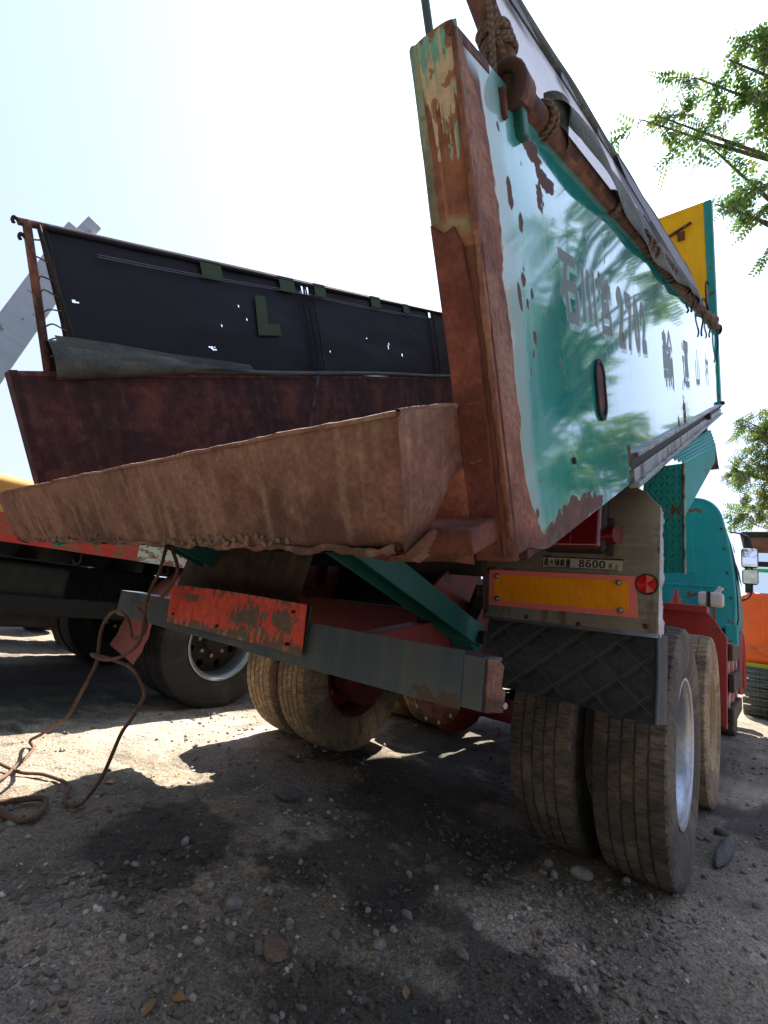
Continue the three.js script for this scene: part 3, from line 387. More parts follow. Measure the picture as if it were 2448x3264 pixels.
  for (let i = 0; i < 8; i++) { const u = 0.84 + i * 0.075 + rr(-0.01, 0.01); bed('lacing', buv(tube([[x + 0.02, u, -0.165 - (u - 0.76) * 0.1], [x + 0.025, u + 0.012, -0.22], [x + 0.01, u + rr(-0.02, 0.03), -0.275]], 0.004, 5, 10)), ROPE, fr); }
  for (const [l0, l1, u1, w] of [[1.90, 1.70, 0.40, 0.016], [3.58, 3.48, 0.48, 0.008]]) bed('hanging_strap', buv(grid(2, 30, (a, v) => { const t = v * 9; return [x + 0.07 + (a - 0.5) * w * Math.cos(t), mix(0.82, u1, v), -mix(l0, l1, v) + (a - 0.5) * w * Math.sin(t) * 1.4]; })), M({ color: lin(0.05, 0.06, 0.09), roughness: 0.6 }), tp);
}
// --- near (right) tarp frame
{
  const T0 = [1.16, 0.79], T1 = [1.0, 1.335];
  const f = (a, v) => { const l = mix(0.30, 5.05, a); return [mix(T0[0], T1[0], v) - 0.008 + 0.02 * (fbm(l * 2 + 7, v * 2.5, 3) - 0.5) * Math.sin(v * 3.1), mix(T0[1], T1[1], v), -l - (1 - v) * 0.0]; };
  const tp = bed('tarp', grid(120, 24, f, null, (a, v) => [a * 4.8, v * 0.55]), CANVAS_PALE, null, 'pale grey tarp of the near side, glowing against the sun');
  bed('hem', buv(tube(Array.from({ length: 20 }, (_, i) => { const l = mix(0.3, 5.05, i / 19); return [T1[0], T1[1] + 0.006 * Math.sin(i * 1.9), -l]; }), 0.017, 8, 80)), CANVAS_GREEN, tp);
  for (const [l0, l1] of [[0.62, 0.86], [1.05, 1.25], [1.5, 1.68], [2.4, 2.6]]) bed('hem_slot', grid(8, 2, (a, v) => { const l = mix(l0, l1, a), k = 0.84 + 0.12 * v * Math.sin(a * 3.14); return [mix(T0[0], T1[0], k) + 0.008, mix(T0[1], T1[1], k), -l]; }), BLACK, tp);
  // darker front section and drooping grey-green flap over the pipe
  bed('dark_section', grid(40, 12, (a, v) => { const l = mix(1.9, 5.05, a), k = mix(0.75 - 0.6 * a, 1, v); return [mix(T0[0], T1[0], k) + 0.012, mix(T0[1], T1[1], k), -l]; }, null, (a, v) => [a * 2.7, v * 0.3]), MP({ color: lin(0.10, 0.10, 0.14), roughness: 0.85, transmission: 0.2, thickness: 0 }), tp);
  bed('canvas_flap', grid(90, 14, (a, v) => { const l = mix(0.40, 3.4, a), t = v, bulge = Math.sin(Math.pow(a, 0.6) * Math.PI); const dx = 0.045 + 0.012 * Math.sin(l * 3) ; const topk = 0.09 + 0.12 * bulge; return [mix(1.165, 1.12, topk * 1.5) + 0.006 + dx * Math.sin((1 - t) * 1.9) + 0.006 * Math.sin(l * 11 + t * 4), mix(0.775 + 0.012 * Math.sin(l * 2.6) - 0.02 * bulge, 0.80 + topk * 0.52, t), -l]; }, null, (a, v) => [a * 3, v * 0.25]), CANVAS_GREEN, tp, 'grey green canvas flap drooping over the pipe');
  bed('canvas_end', dent(grid(14, 10, (a, v) => { const t = a * Math.PI * 1.2; return [1.165 + 0.035 * Math.sin(t), 0.775 + 0.07 * v + 0.015 * Math.cos(t), -0.38 - 0.04 * (1 - Math.cos(t)) - 0.02 * v]; }, null, (a, v) => [a * 0.2, v * 0.1]), 0.012, 18), CANVAS_GREEN, tp);
  bed('tie_cord', buv(tube([[1.06, 1.12, -2.2], [1.10, 1.0, -2.6], [1.12, 0.92, -3.05], [1.16, 0.86, -3.3]], 0.007, 5, 30)), BLACK, tp);
  const pipe = bed('tarp_pipe', dent(buv(cyl([1.168, 0.782, -0.19], [1.168, 0.80, -5.3], 0.024, 0.024, 18)), 0.004, 9), RUST_PIPE, null, 'rusty rope-wound pipe along the top of the near wall');
  bed('pipe_knuckle', dent(buv(cyl([1.168, 0.778, -0.185], [1.168, 0.782, -0.24], 0.036, 0.033, 20)), 0.006, 25), RUST_PIPE, pipe);
  bed('pipe_end', buv(new THREE.TorusGeometry(0.028, 0.011, 8, 20)).translate(1.168, 0.778, -0.183), RUST_PIPE, pipe);
  bed('socket_bracket', dent(box(1.166, 1.184, 0.705, 0.752, -0.232, -0.206, 0.005), 0.005, 25), GREEN, pipe);
  bed('wall_hook', dent(box(1.166, 1.176, 0.715, 0.76, -0.163, -0.150, 0.003), 0.004, 40), RUST_DARK, pipe);
  const helix = []; for (let i = 0; i <= 900; i++) { const l = 1.35 + i / 900 * 3.8, t = i / 900 * 2 * Math.PI * 46 + 1.2 * Math.sin(i * 0.05); const r = 0.028 + 0.004 * Math.sin(i * 0.37); helix.push([1.168 + r * Math.cos(t), mix(0.787, 0.80, (l - 1.35) / 3.8) + r * Math.sin(t), -l]); }
  bed('rope_winding', buv(new THREE.TubeGeometry(new THREE.CatmullRomCurve3(helix.map((p) => new THREE.Vector3(...p))), 1500, 0.0075, 5), 8), ROPE, pipe);
  for (const l of [0.34, 0.36, 0.9, 0.915]) bed('rope_turn', buv(new THREE.TorusGeometry(0.03, 0.006, 6, 20), 8).translate(1.168, 0.784, -l), ROPE, pipe);
  for (const [l, d, h] of [[2.9, 0.03, 0.10], [3.5, 0.035, 0.2], [4.2, 0.04, 0.16], [5.05, 0.05, 0.33]]) bed('loose_cord', buv(tube([[1.185, 0.80, -l], [1.19, 0.80 - h * 0.4, -l - d], [1.178, 0.80 - h * 0.8, -l - d * 0.4], [1.182, 0.80 - h, -l + d]], 0.0065, 5, 24)), BLACK, pipe);
  bed('end_roller', dent(buv(cyl([1.16, 0.80, -5.33], [1.16, 0.80, -5.42], 0.06, 0.055, 18)), 0.01, 20), DARKSTEEL, pipe);
  for (let i = 0; i < 9; i++) { const l = rr(4.3, 5.3); bed('rope_knot', dent(buv(new THREE.IcosahedronGeometry(rr(0.02, 0.036), 2)), 0.03, 30, i).translate(1.165 + rr(-0.02, 0.02), 0.835 + rr(-0.02, 0.04), -l), ROPE, pipe); }
  for (const [l, s] of [[4.4, 1], [4.9, 1.2]]) bed('wire_loop', buv(tube([[1.13, 0.85, -l], [1.12, 0.98 * s, -l - 0.1], [1.13, 1.02 * s, -l - 0.3], [1.15, 0.9, -l - 0.45], [1.16, 0.83, -l - 0.5]], 0.008, 5, 30)), BLACK, pipe);
  const pole = bed('rear_pole', buv(cyl([1.166, 0.785, -0.24], [1.02, 1.34, -0.255], 0.022)), RUST_PIPE, null, 'rusty rear pole of the near tarp frame');
  bed('pole_sleeve', buv(cyl([1.098, 1.045, -0.247], [1.02, 1.34, -0.255], 0.027)), GREEN, pole);
  for (let i = 0; i < 4; i++) { const k = 0.155 + i * 0.022; bed('rope_lashing', buv(new THREE.TorusGeometry(0.027, 0.0055, 6, 18), 8).rotateX(1.4 + 0.2 * (i % 2)).translate(mix(1.166, 1.02, k), mix(0.785, 1.34, k), -0.243), ROPE, pole); }
  bed('hanging_rope', buv(tube([[1.15, 0.88, -0.215], [1.155, 0.92, -0.20], [1.15, 0.97, -0.20], [1.10, 1.15, -0.21], [1.05, 1.34, -0.22]], 0.0065, 6, 40), 8), ROPE, pole);
  bed('hanging_rope', buv(tube([[1.15, 0.95, -0.20], [1.158, 0.88, -0.175], [1.16, 0.83, -0.165], [1.16, 0.785, -0.16]], 0.005, 5, 30), 8), ROPE, pole);
  bed('frayed_end', buv(tube([[1.155, 0.87, -0.21], [1.163, 0.845, -0.205], [1.165, 0.82, -0.21]], 0.004, 5, 12), 8), ROPE, pole);
  bed('cross_rod', buv(cyl([1.118, 0.80, -0.03], [1.10, 1.3, -0.05], 0.0065)), BLUEGREY, pole);
}

// ---------------------------------------------------------------- wheels
const R = 0.515, TW = 0.268;
function tyreGeo(blocks = 64) {
  const prof = [], half = TW / 2, gr = [-0.066, -0.022, 0.022, 0.066];
  const side = [[0.285, 0.095], [0.30, 0.112], [0.335, 0.126], [0.385, 0.134], [0.43, 0.132], [0.455, 0.129], [0.462, 0.131], [0.485, 0.127], [0.5, 0.121]];
  side.forEach(([r, a]) => prof.push([-a, r, 0]));
  prof.push([-0.115, R - 0.007, 1]);
  for (const g of gr) { prof.push([g - 0.0045, R - 0.0006, 1], [g - 0.003, R - 0.009, 0], [g + 0.003, R - 0.009, 0], [g + 0.0045, R - 0.0006, 1]); }
  prof.push([0.115, R - 0.007, 1]);
  [...side].reverse().forEach(([r, a]) => prof.push([a, r, 0]));
  const N = blocks * 8, pos = [], uv = [], idx = [], P = prof.length;
  for (let j = 0; j <= N; j++) {
    const th = j / N * Math.PI * 2;
    prof.forEach(([a, r, t], i) => {
      let q = r; if (t) { const ph = (j + (i * 3) % 8) % 8; if (ph < 1) q -= 0.007; }
      const wob = t ? 0 : (r < R - 0.009 && r > 0.5 ? 0 : 0); let y = q * Math.cos(th), z = q * Math.sin(th), ax = a + wob;
      if (Math.abs(Math.abs(a) - 0.066) < 0.008 || Math.abs(Math.abs(a) - 0.022) < 0.008) ax += 0.0009 * Math.sin(th * blocks * 0.5);
      const flat = -(R - 0.014); if (y < flat) { y = flat; } else if (y < flat + 0.09 && Math.abs(a) > 0.11) { ax *= 1 + 0.05 * (1 - (y - flat) / 0.09); }
      pos.push(ax, y, z); uv.push(th * R, i / P * 0.6);
    });
  }
  for (let j = 0; j < N; j++) for (let i = 0; i < P - 1; i++) { const a = j * P + i, b = a + P; idx.push(a, a + 1, b, a + 1, b + 1, b); }
  const g = new THREE.BufferGeometry(); g.setAttribute('position', new THREE.Float32BufferAttribute(pos, 3)); g.setAttribute('uv', new THREE.Float32BufferAttribute(uv, 2)); g.setIndex(idx);
  return toCreasedNormals(g, 0.45);
}
const TYRE = tyreGeo();
function lathe(pts, seg = 48) { const g = new THREE.LatheGeometry(pts.map(([a, r]) => new THREE.Vector2(r, a)), seg); g.rotateZ(-Math.PI / 2); return g; } // axis +x
const RIM = lathe([[0.118, 0.300], [0.121, 0.296], [0.116, 0.286], [0.100, 0.281], [0.086, 0.262], [0.03, 0.258], [-0.03, 0.255]], 64);
const RIMIN = lathe([[-0.118, 0.300], [-0.121, 0.296], [-0.116, 0.286], [-0.09, 0.27], [-0.03, 0.258]], 48);
const DISC = (() => { const s = new THREE.Shape(poly(56, 0.259).map((p) => new THREE.Vector2(...p))); for (let i = 0; i < 8; i++) { const t = (i + 0.5) / 8 * 2 * Math.PI; s.holes.push(new THREE.Path(poly(14, 0.032, 0.2 * Math.cos(t), 0.2 * Math.sin(t)).map((p) => new THREE.Vector2(...p)))); } const g = new THREE.ExtrudeGeometry(s, { depth: 0.014, bevelEnabled: true, bevelSize: 0.002, bevelThickness: 0.002, bevelSegments: 1 }); g.rotateY(Math.PI / 2); return g; })();
const HUB = lathe([[0.075, 0.0], [0.075, 0.085], [0.055, 0.095], [0.0, 0.10], [0.0, 0.15], [-0.02, 0.155]], 28);
const NUT = (() => { const g = new THREE.CylinderGeometry(0.014, 0.016, 0.03, 6); g.rotateZ(Math.PI / 2); return g; })();
function wheel(parent, x, z, s, tm, rm, dx, hubm, discm) { // s = outward side (+1 right)
  const g = new THREE.Group(); g.name = 'wheel'; g.position.set(x, R - 0.016, z); if (s < 0) g.rotation.y = Math.PI; parent.add(g);
  mesh('tyre', TYRE, tm, g); mesh('rim', RIM, rm, g); mesh('rim_back', RIMIN, rm, g);
  const d = mesh('wheel_disc', DISC, discm ?? rm, g); d.position.x = dx;
  const h = mesh('hub', HUB, hubm ?? rm, g); h.position.x = dx + 0.012;
  for (let i = 0; i < 8; i++) { const n = mesh('wheel_nut', NUT, BOLT, g); n.position.set(dx + 0.024, 0.128 * Math.cos(i / 8 * 6.283), 0.128 * Math.sin(i / 8 * 6.283)); }
  return g;
}
for (const [z, tmR, rmR] of [[0, RUBBERDUST, ALLOY], [-1.3, RUBBERMUD, RIMMUD]]) {
  wheel(truck, 1.086, z, 1, tmR, rmR, -0.06); wheel(truck, 0.762, z, -1, RUBBERDUST, RIMMUD, -0.06, SHADEDRED);
  wheel(truck, -0.762, z, 1, RUBBERMUD, SHADEDRED, -0.06); wheel(truck, -1.086, z, -1, RUBBERMUD, RIMMUD, -0.06);
}
wheel(truck, 1.05, -4.6, 1, RUBBERDUST, RIMMUD, 0.02); wheel(truck, -1.05, -4.6, -1, RUBBERDUST, RIMMUD, 0.02);

// ---------------------------------------------------------------- chassis
for (const s of [-1, 1]) {
  const r = mesh('chassis_rail', merge([box(s * 0.43 - 0.006, s * 0.43 + 0.006, 0.74, 1.0, -5.6, 0.98, 0.002), box(s * 0.43 - 0.07 * (s > 0 ? 1 : 0), s * 0.43 + 0.07 * (s < 0 ? 1 : 0), 0.735, 0.748, -5.6, 0.98, 0.002), box(s * 0.43 - 0.07 * (s > 0 ? 1 : 0), s * 0.43 + 0.07 * (s < 0 ? 1 : 0), 0.992, 1.005, -5.6, 0.98, 0.002)]), SHADEDRED, truck);
  mesh('gusset', plate([[0.45, 0.70], [0.98, 0.72], [0.98, 1.0], [0.7, 1.22], [0.55, 1.22]].map(([z, y]) => [-z, y]), 0.012, 0.002).rotateY(Math.PI / 2).translate(s * 0.455 - 0.006, 0, 0), SHADEDRED, r);
  mesh('sub_rail', box(s * 0.42 - 0.04, s * 0.42 + 0.04, 1.006, 1.12, -3.6, 0.7, 0.004), SHADEDRED, r);
  // hinge arm hanging from the bed
  const hx = s * 0.52;
  const a = mesh('hinge_arm', merge([beam([hx, 1.15, 1.60], [hx, 0.855, 0.70], 0.115, 0.012, 0.002), beam([hx - 0.052, 1.12, 1.55], [hx - 0.052, 0.865, 0.70], 0.010, 0.085, 0.002), beam([hx + 0.052, 1.12, 1.55], [hx + 0.052, 0.865, 0.70], 0.010, 0.085, 0.002)]), GREEN, truck);
  mesh('hinge_lug', plate([...poly(18, 0.06, -0.72, 0.865)], 0.09, 0.004).rotateY(Math.PI / 2).translate(hx - 0.045, 0, 0), GREEN, a);
  mesh('hinge_pin', buv(cyl([hx - 0.085, 0.865, 0.72], [hx + 0.085, 0.865, 0.72], 0.026, 0.026, 16)), DARKSTEEL, a);
  for (const z of [0, -1.3]) {
    const sp = mesh('leaf_spring', merge(Array.from({ length: 6 }, (_, i) => { const L = 0.55 - i * 0.055; return grid(12, 1, (q, v) => { const zz = (q - 0.5) * 2 * L; return [s * 0.5 + (v - 0.5) * 0.09, 0.69 - i * 0.016 - 0.06 * (1 - (zz / 0.6) ** 2) + 0.02, z + zz]; }); })), DARKSTEEL, truck);
    mesh('spring_clamp', box(s * 0.5 - 0.055, s * 0.5 + 0.055, 0.44, 0.72, z - 0.07, z + 0.07, 0.01), SHADEDRED, sp);
  }
}
for (const z of [0.9, -0.65, -2.0, -3.2]) mesh('cross_member', box(-0.43, 0.43, 0.78, 0.94, z - 0.05, z + 0.05, 0.008), SHADEDRED, truck);
for (const z of [0, -1.3]) {
  const ax = mesh('axle_housing', merge([buv(cyl([-0.72, R - 0.02, z], [0.72, R - 0.02, z], 0.075, 0.075, 18)), buv(new THREE.SphereGeometry(0.2, 24, 16)).scale(1, 1, 0.85).translate(0.06, R - 0.02, z), buv(cyl([0.06, R, z], [0.06, R + 0.02, z - 0.35], 0.11, 0.07))]), SHADEDRED, truck);
  mesh('differential_cover', buv(cyl([0.06, R - 0.02, z + 0.15], [0.06, R - 0.02, z + 0.19], 0.15, 0.11, 24)), RUST_POST, ax);
  for (let i = 0; i < 10; i++) { const t = i / 10 * 6.283; mesh('cover_bolt', cyl([0.06 + 0.135 * Math.cos(t), R - 0.02 + 0.135 * Math.sin(t), z + 0.15], [0.06 + 0.135 * Math.cos(t), R - 0.02 + 0.135 * Math.sin(t), z + 0.178], 0.011, 0.011, 6), BOLT, ax); }
  for (const s of [-1, 1]) mesh('brake_drum', buv(cyl([s * 0.55, R - 0.02, z], [s * 0.70, R - 0.02, z], 0.2, 0.2, 24)), SHADEDRED, ax);
}
mesh('added_cross_member', box(-0.42, 0.42, 0.945, 1.13, 0.53, 0.60, 0.008), DARKSTEEL, truck);  // added member, closes the lower part of the sky gap
mesh('drive_shaft', buv(cyl([0.06, 0.56, -0.36], [0.06, 0.58, -1.0], 0.05)), DARKSTEEL, truck);
const hoist = mesh('hoist_cylinder', buv(cyl([0, 0.92, -0.75], [0, 1.6, -1.15], 0.09, 0.09, 20)), DARKSTEEL, truck);
mesh('hoist_rod', buv(cyl([0, 1.6, -1.15], [0, 2.28, -1.42], 0.055, 0.055, 18)), RAILMETAL, hoist);
mesh('air_tank', buv(cyl([-0.35, 0.62, -2.3], [0.35, 0.62, -2.3], 0.13, 0.13, 20)), DARKSTEEL, truck);
mesh('gearbox', box(-0.3, 0.3, 0.45, 1.0, -4.6, -3.2, 0.08), DARKSTEEL, truck);
mesh('spare_tray', box(-0.42, 0.42, 0.80, 0.86, 0.2, 0.6, 0.01), DARKSTEEL, truck);
mesh('sun_block_plate', box(-0.40, 0.40, 1.02, 1.05, -2.6, -0.45, 0.01), DARKSTEEL, truck);  // plate added to keep the sun off the ground between the rails
mesh('added_side_box', box(-1.15, -0.48, 0.7, 1.0, -2.9, -2.05, 0.02), DARKSTEEL, truck);  // box added to close a gap for sunlight beside the left rail

// ---------------------------------------------------------------- rear bumper bar with faded red board
{
  const b = mesh('rear_bumper', dent(merge([box(-1.13, 0.955, 0.722, 0.848, 1.418, 1.430, 0.003), box(-1.13, 0.955, 0.838, 0.848, 1.33, 1.419, 0.002), box(-1.13, 0.955, 0.722, 0.732, 1.33, 1.419, 0.002)]), 0.006, 5), BLUEGREY, truck, 'long blue grey steel bumper bar');
  mesh('bumper_sleeve', dent(box(0.0, 0.90, 0.715, 0.856, 1.4305, 1.4345, 0.001), 0.002, 6), BLUEGREY, b);
  mesh('end_cap', dent(plate([[0, 0], [0.055, 0.002], [0.06, 0.05], [0.045, 0.062], [0.05, 0.11], [0.03, 0.126], [0, 0.124]], 0.006, 0.001).rotateY(Math.PI * 0.36).translate(0.958, 0.722, 1.425), 0.006, 30), RUST_DUST, b, 'torn rusty end plate');
  mesh('end_bolt', buv(cyl([0.99, 0.745, 1.40], [1.005, 0.745, 1.405], 0.008, 0.008, 6)), BOLT, b);
  for (const s of [-0.5, 0.47]) mesh('bumper_bracket', merge([beam([s, 0.79, 1.38], [s, 0.86, 0.95], 0.06, 0.09, 0.004), box(s - 0.05, s + 0.05, 0.74, 0.84, 1.36, 1.415)]), SHADEDRED, b);
  const BW = 512, BH = 128; const faded = maps(BW, BH, (u, v) => { const n = fbm(u * 8, v * 3, 5), st = fbm(u * 60, v * 3 + 7, 4), n2 = fbm(u * 40, v * 12, 3); let col = mixc(hex(0x655445), hex(0x7d6c5b), n2); const lozenge = Math.hypot((u - 0.64) / 0.13, (v - 0.52) / 0.3) < 0.9 + (st - 0.5) * 1.8 || Math.hypot((u - 0.87) / 0.08, (v - 0.6) / 0.3) < 0.8 + (st - 0.5) * 1.8 || Math.hypot((u - 0.17) / 0.1, (v - 0.72) / 0.16) < 0.8 + (st - 0.5) * 1.8; const k = n * 0.35 + st * 0.45 + 0.32 - Math.abs(v - 0.58) * 0.62; const on = !lozenge && k > 0.46; if (on) { col = mixc(hex(0xe2452f), hex(0xe06a58), clamp(st * 1.6 - 0.4)).map((x) => x * (0.9 + 0.2 * n2)); } else if (v < 0.35 && st > 0.56) col = mixc(col, hex(0xb9a892), (st - 0.56) * 4); return { c: col, r: on ? 0.5 : 0.8, b: on ? 0.6 : 0.4 }; });
  const FADED = M({ ...faded, bumpScale: 0.001 });
  const bd = mesh('red_board', dent(grid(40, 10, (u, v) => [mix(-0.545, 0.335, u), mix(0.752, 0.915, v) + 0.004 * Math.sin(u * 4), 1.458 + 0.006 * Math.sin(u * 5 + v * 2)]), 0.004, 5), FADED, truck, 'warped board with flaking faded red paint');
  mesh('board_back', box(-0.543, 0.333, 0.756, 0.912, 1.436, 1.445, 0.002), DARKPANEL, bd);
  for (const [u, v] of [[0.06, 0.25], [0.45, 0.2], [0.92, 0.16], [0.93, 0.8]]) mesh('screw_hole', buv(cyl([mix(-0.545, 0.335, u), mix(0.752, 0.915, v), 1.455], [mix(-0.545, 0.335, u), mix(0.752, 0.915, v), 1.468], 0.006, 0.006, 10)), BLACK, bd);
  // far mud panel and flap
  const lp = mesh('mud_panel', dent(merge([box(-1.2, -0.64, 0.92, 1.38, 0.80, 0.808, 0.002), box(-1.2, -1.19, 0.92, 1.38, 0.70, 0.80, 0.002)]), 0.006, 4), DARKPANEL, truck, 'dull dark sheet panel of the far tail lamp');
  mesh('panel_stay', beam([-1.15, 1.12, 0.79], [-0.43, 0.98, 0.79], 0.03, 0.03), DARKSTEEL, lp);
  const cp = mesh('centre_panel', dent(grid(20, 12, (u, v) => [mix(-0.74, 0.16, u), mix(0.80, 1.13, v) , mix(1.36, 1.30, v) + 0.01 * Math.sin(u * 7)], null, (u, v) => [u, v * 0.4]), 0.01, 4), DARKPANEL, truck, 'dark grimy sheet panel above the red board');
  mesh('panel_rib', box(-0.70, 0.12, 1.10, 1.125, 1.26, 1.30, 0.004), DARKSTEEL, cp);
  const lf = mesh('mud_flap', grid(10, 10, (u, v) => [mix(-1.16, -0.72, u), mix(0.60, 0.95, v), 0.79 + 0.012 * Math.sin(u * 5)]), FLAPRUB, truck);
  mesh('flap_stay', beam([-1.18, 0.94, 0.77], [-0.43, 0.94, 0.77], 0.03, 0.03), DARKSTEEL, lf);
}
// ---------------------------------------------------------------- near tail panel: stainless sheet with lamp, plates, reflectors, quilted flap
{
  const Z = 0.8;
  const tp = mesh('tail_panel', (() => { const g = plate([[0.625, 0.945], [1.225, 0.955], [1.229, 1.36], [1.185, 1.425], [1.10, 1.46], [0.72, 1.40], [0.60, 1.2]], 0.004, 0.001); return g.translate(0, 0, Z); })(), STAINLESS, truck, 'dented stainless steel tail panel');
  mesh('folded_edge', grid(8, 60, (u, v) => [1.226 + 0.012 * (fbm(v * 13, u * 2, 3) - 0.5) * (0.3 + u), mix(0.952, 1.37, v), Z + 0.003 - u * 0.075 + 0.01 * (fbm(v * 14 + 4, u * 3, 3) - 0.5)], null, (u, v) => [u * 0.1, v * 0.45]), ALLOY, tp, 'crumpled folded edge');
  mesh('bottom_fold', grid(60, 4, (u, v) => [mix(0.627, 1.226, u), 0.952 - 0.012 * v + 0.003 * (fbm(u * 16, v, 3) - 0.5) * v + u * 0.008, Z + 0.005 + 0.010 * v], null, (u, v) => [u * 0.6, v * 0.03]), ALLOY, tp);
  mesh('top_fold', grid(20, 4, (u, v) => [mix(1.10, 1.226, u), mix(1.461, 1.37, u * u) + 0.006 * v, Z + 0.003 - 0.09 * v + 0.008 * (fbm(u * 9, v * 3, 2) - 0.5)], null, (u, v) => [u * 0.15, v * 0.1]), ALLOY, tp);
  mesh('panel_bracket', merge([beam([0.6, 1.05, Z - 0.02], [0.44, 0.95, 0.55], 0.05, 0.05), box(0.44, 1.2, 1.16, 1.21, Z - 0.055, Z - 0.004)]), DARKSTEEL, tp);
  for (const [x, y] of [[0.64, 0.97], [0.80, 0.965], [0.985, 0.962], [1.19, 0.98]]) mesh('rusty_rivet', buv(new THREE.SphereGeometry(0.009, 10, 6)).scale(1, 1, 0.5).translate(x, y, Z + 0.006), RUST_POST, tp);
  // tail lamp
  const lamp = mesh('tail_lamp', merge([box(0.86, 1.075, 1.205, 1.42, Z + 0.004, Z + 0.05, 0.02)]), BLACK, truck, 'boxy red tail lamp in a black housing');
  mesh('lens', box(0.872, 1.062, 1.217, 1.408, Z + 0.03, Z + 0.068, 0.022), REDLENS, lamp);
  for (let i = 0; i < 2; i++) mesh('lens_rib', box(0.90 + i * 0.06, 0.905 + i * 0.06, 1.23, 1.40, Z + 0.066, Z + 0.070, 0.001), REDLENS, lamp);
  mesh('side_marker', buv(cyl([1.07, 1.27, Z + 0.02], [1.108, 1.27, Z + 0.034], 0.032, 0.030, 22)), REDLENS, lamp);
  mesh('wire_clip', box(1.072, 1.092, 1.2, 1.33, Z + 0.005, Z + 0.02, 0.004), DARKSTEEL, lamp);
  // load plate
  const cv = document.createElement('canvas'); cv.width = 1024; cv.height = 128; const c = cv.getContext('2d'); c.fillStyle = '#aaa391'; c.fillRect(0, 0, 1024, 128);
  for (let i = 0; i < 900; i++) { c.fillStyle = `rgba(${rnd() < 0.5 ? '90,80,66' : '170,163,148'},${rr(0.1, 0.35)})`; c.fillRect(rnd() * 1024, rnd() * 128, rr(2, 22), rr(1, 5)); }
  c.fillStyle = '#15130f'; c.fillRect(0, 0, 1024, 14); c.fillRect(0, 0, 10, 128); c.fillRect(60, 118, 900, 8);
  c.strokeStyle = '#191713'; [...'最大積載量'].forEach((ch, i) => glyph(c, ch, 18 + i * 74, 24, 70, 88, 11)); c.fillStyle = '#191713'; c.save(); c.translate(480, 108); c.scale(1.38, 1.06); c.font = 'bold 112px sans-serif'; c.fillText('8600', 0, 0); c.restore(); c.font = 'bold 84px sans-serif'; c.fillText('K', 852, 108); c.font = '78px sans-serif'; c.fillText('g', 930, 106);
  const ct = new THREE.CanvasTexture(cv); ct.colorSpace = THREE.SRGBColorSpace;
  const lpq = mesh('load_plate', (() => { const g = new THREE.PlaneGeometry(0.272, 0.040); g.rotateZ(-0.01); g.translate(0.985, 1.172, Z + 0.0085); return g; })(), M({ map: ct, roughness: 0.6 }), truck, 'narrow load plate reading 8600 Kg');
  mesh('plate_backing', box(0.849, 1.121, 1.152, 1.192, Z + 0.0045, Z + 0.0075, 0.001), BLACK, lpq);
  // big orange reflector
  const og = mesh('reflector_board', (() => { const g = plate([[0.648, 0.995], [1.168, 1.003], [1.16, 1.137], [0.640, 1.132]], 0.003, 0.001); return g.translate(0, 0, Z + 0.008); })(), M({ color: lin(0.85, 0.2, 0.16), roughness: 0.4 }), truck, 'orange reflector board with a pinkish red border');
  mesh('orange_field', (() => { const g = plate([[0.670, 1.015], [1.142, 1.022], [1.137, 1.119], [0.664, 1.114]], 0.0015, 0.0004); return g.translate(0, 0, Z + 0.0122); })(), M({ ...maps(256, 64, (u, v) => { const n = fbm(u * 8, v * 3, 4), k = vn(u * 120, v * 40); return { c: mixc(hex(0xffa206), hex(0xf29200), n).map((x) => x * (0.95 + 0.08 * k)), r: 0.3 + 0.2 * n }; }, { bump: false }) }), og);
  for (const [x, y] of [[0.675, 1.108], [1.11, 1.112], [0.684, 1.022], [1.118, 1.022]]) { mesh('bolt', merge([buv(cyl([x, y, Z + 0.012], [x, y, Z + 0.018], 0.0115, 0.010, 14)), buv(new THREE.SphereGeometry(0.008, 12, 8)).translate(x, y, Z + 0.019)]), BOLT, og); }
  // round reflector
  const rf = mesh('round_reflector', buv(cyl([1.192, 1.113, Z + 0.004], [1.192, 1.113, Z + 0.014], 0.0345, 0.0335, 32)), BLACK, truck, 'round red reflector');
  mesh('reflector_lens', merge(Array.from({ length: 8 }, (_, i) => { const a0 = i / 8 * 6.283, a1 = (i + 1) / 8 * 6.283, r = 0.030; const g = new THREE.BufferGeometry(); g.setAttribute('position', new THREE.Float32BufferAttribute([0, 0, 0.003, r * Math.cos(a0), r * Math.sin(a0), i % 2 ? 0.0 : 0.003, r * Math.cos(a1), r * Math.sin(a1), i % 2 ? 0.003 : 0.0], 3)); g.computeVertexNormals(); return buv(g); })).translate(1.192, 1.113, Z + 0.0145), MP({ color: lin(0.62, 0.012, 0.014), roughness: 0.2, clearcoat: 1 }), rf);
  // quilted mud flap
  const dia = (x, y) => { const p = 0.132, a = Math.abs(((x / p + y / 0.115 + 100) % 1) - 0.5), b = Math.abs(((x / p - y / 0.115 + 100) % 1) - 0.5); return Math.min(a, b); };
  const flapY = (u, v) => mix(0.712 - 0.02 * u, 0.965, v);
  const fl = mesh('mud_flap', grid(120, 60, (u, v) => { const x = mix(0.645, 1.222, u), y = flapY(u, v); const d = dia(x, y), wr = 0.010 * (fbm(x * 3, y * 26, 3) - 0.5); return [x, y, Z - 0.010 + 0.0045 * sstep(0, 0.2, d) + wr * 1.2 + 0.02 * (1 - v) * (1 - v)]; }, null, (u, v) => [u * 0.6, v * 0.26]), FLAPRUB, truck, 'black quilted rubber mud flap');
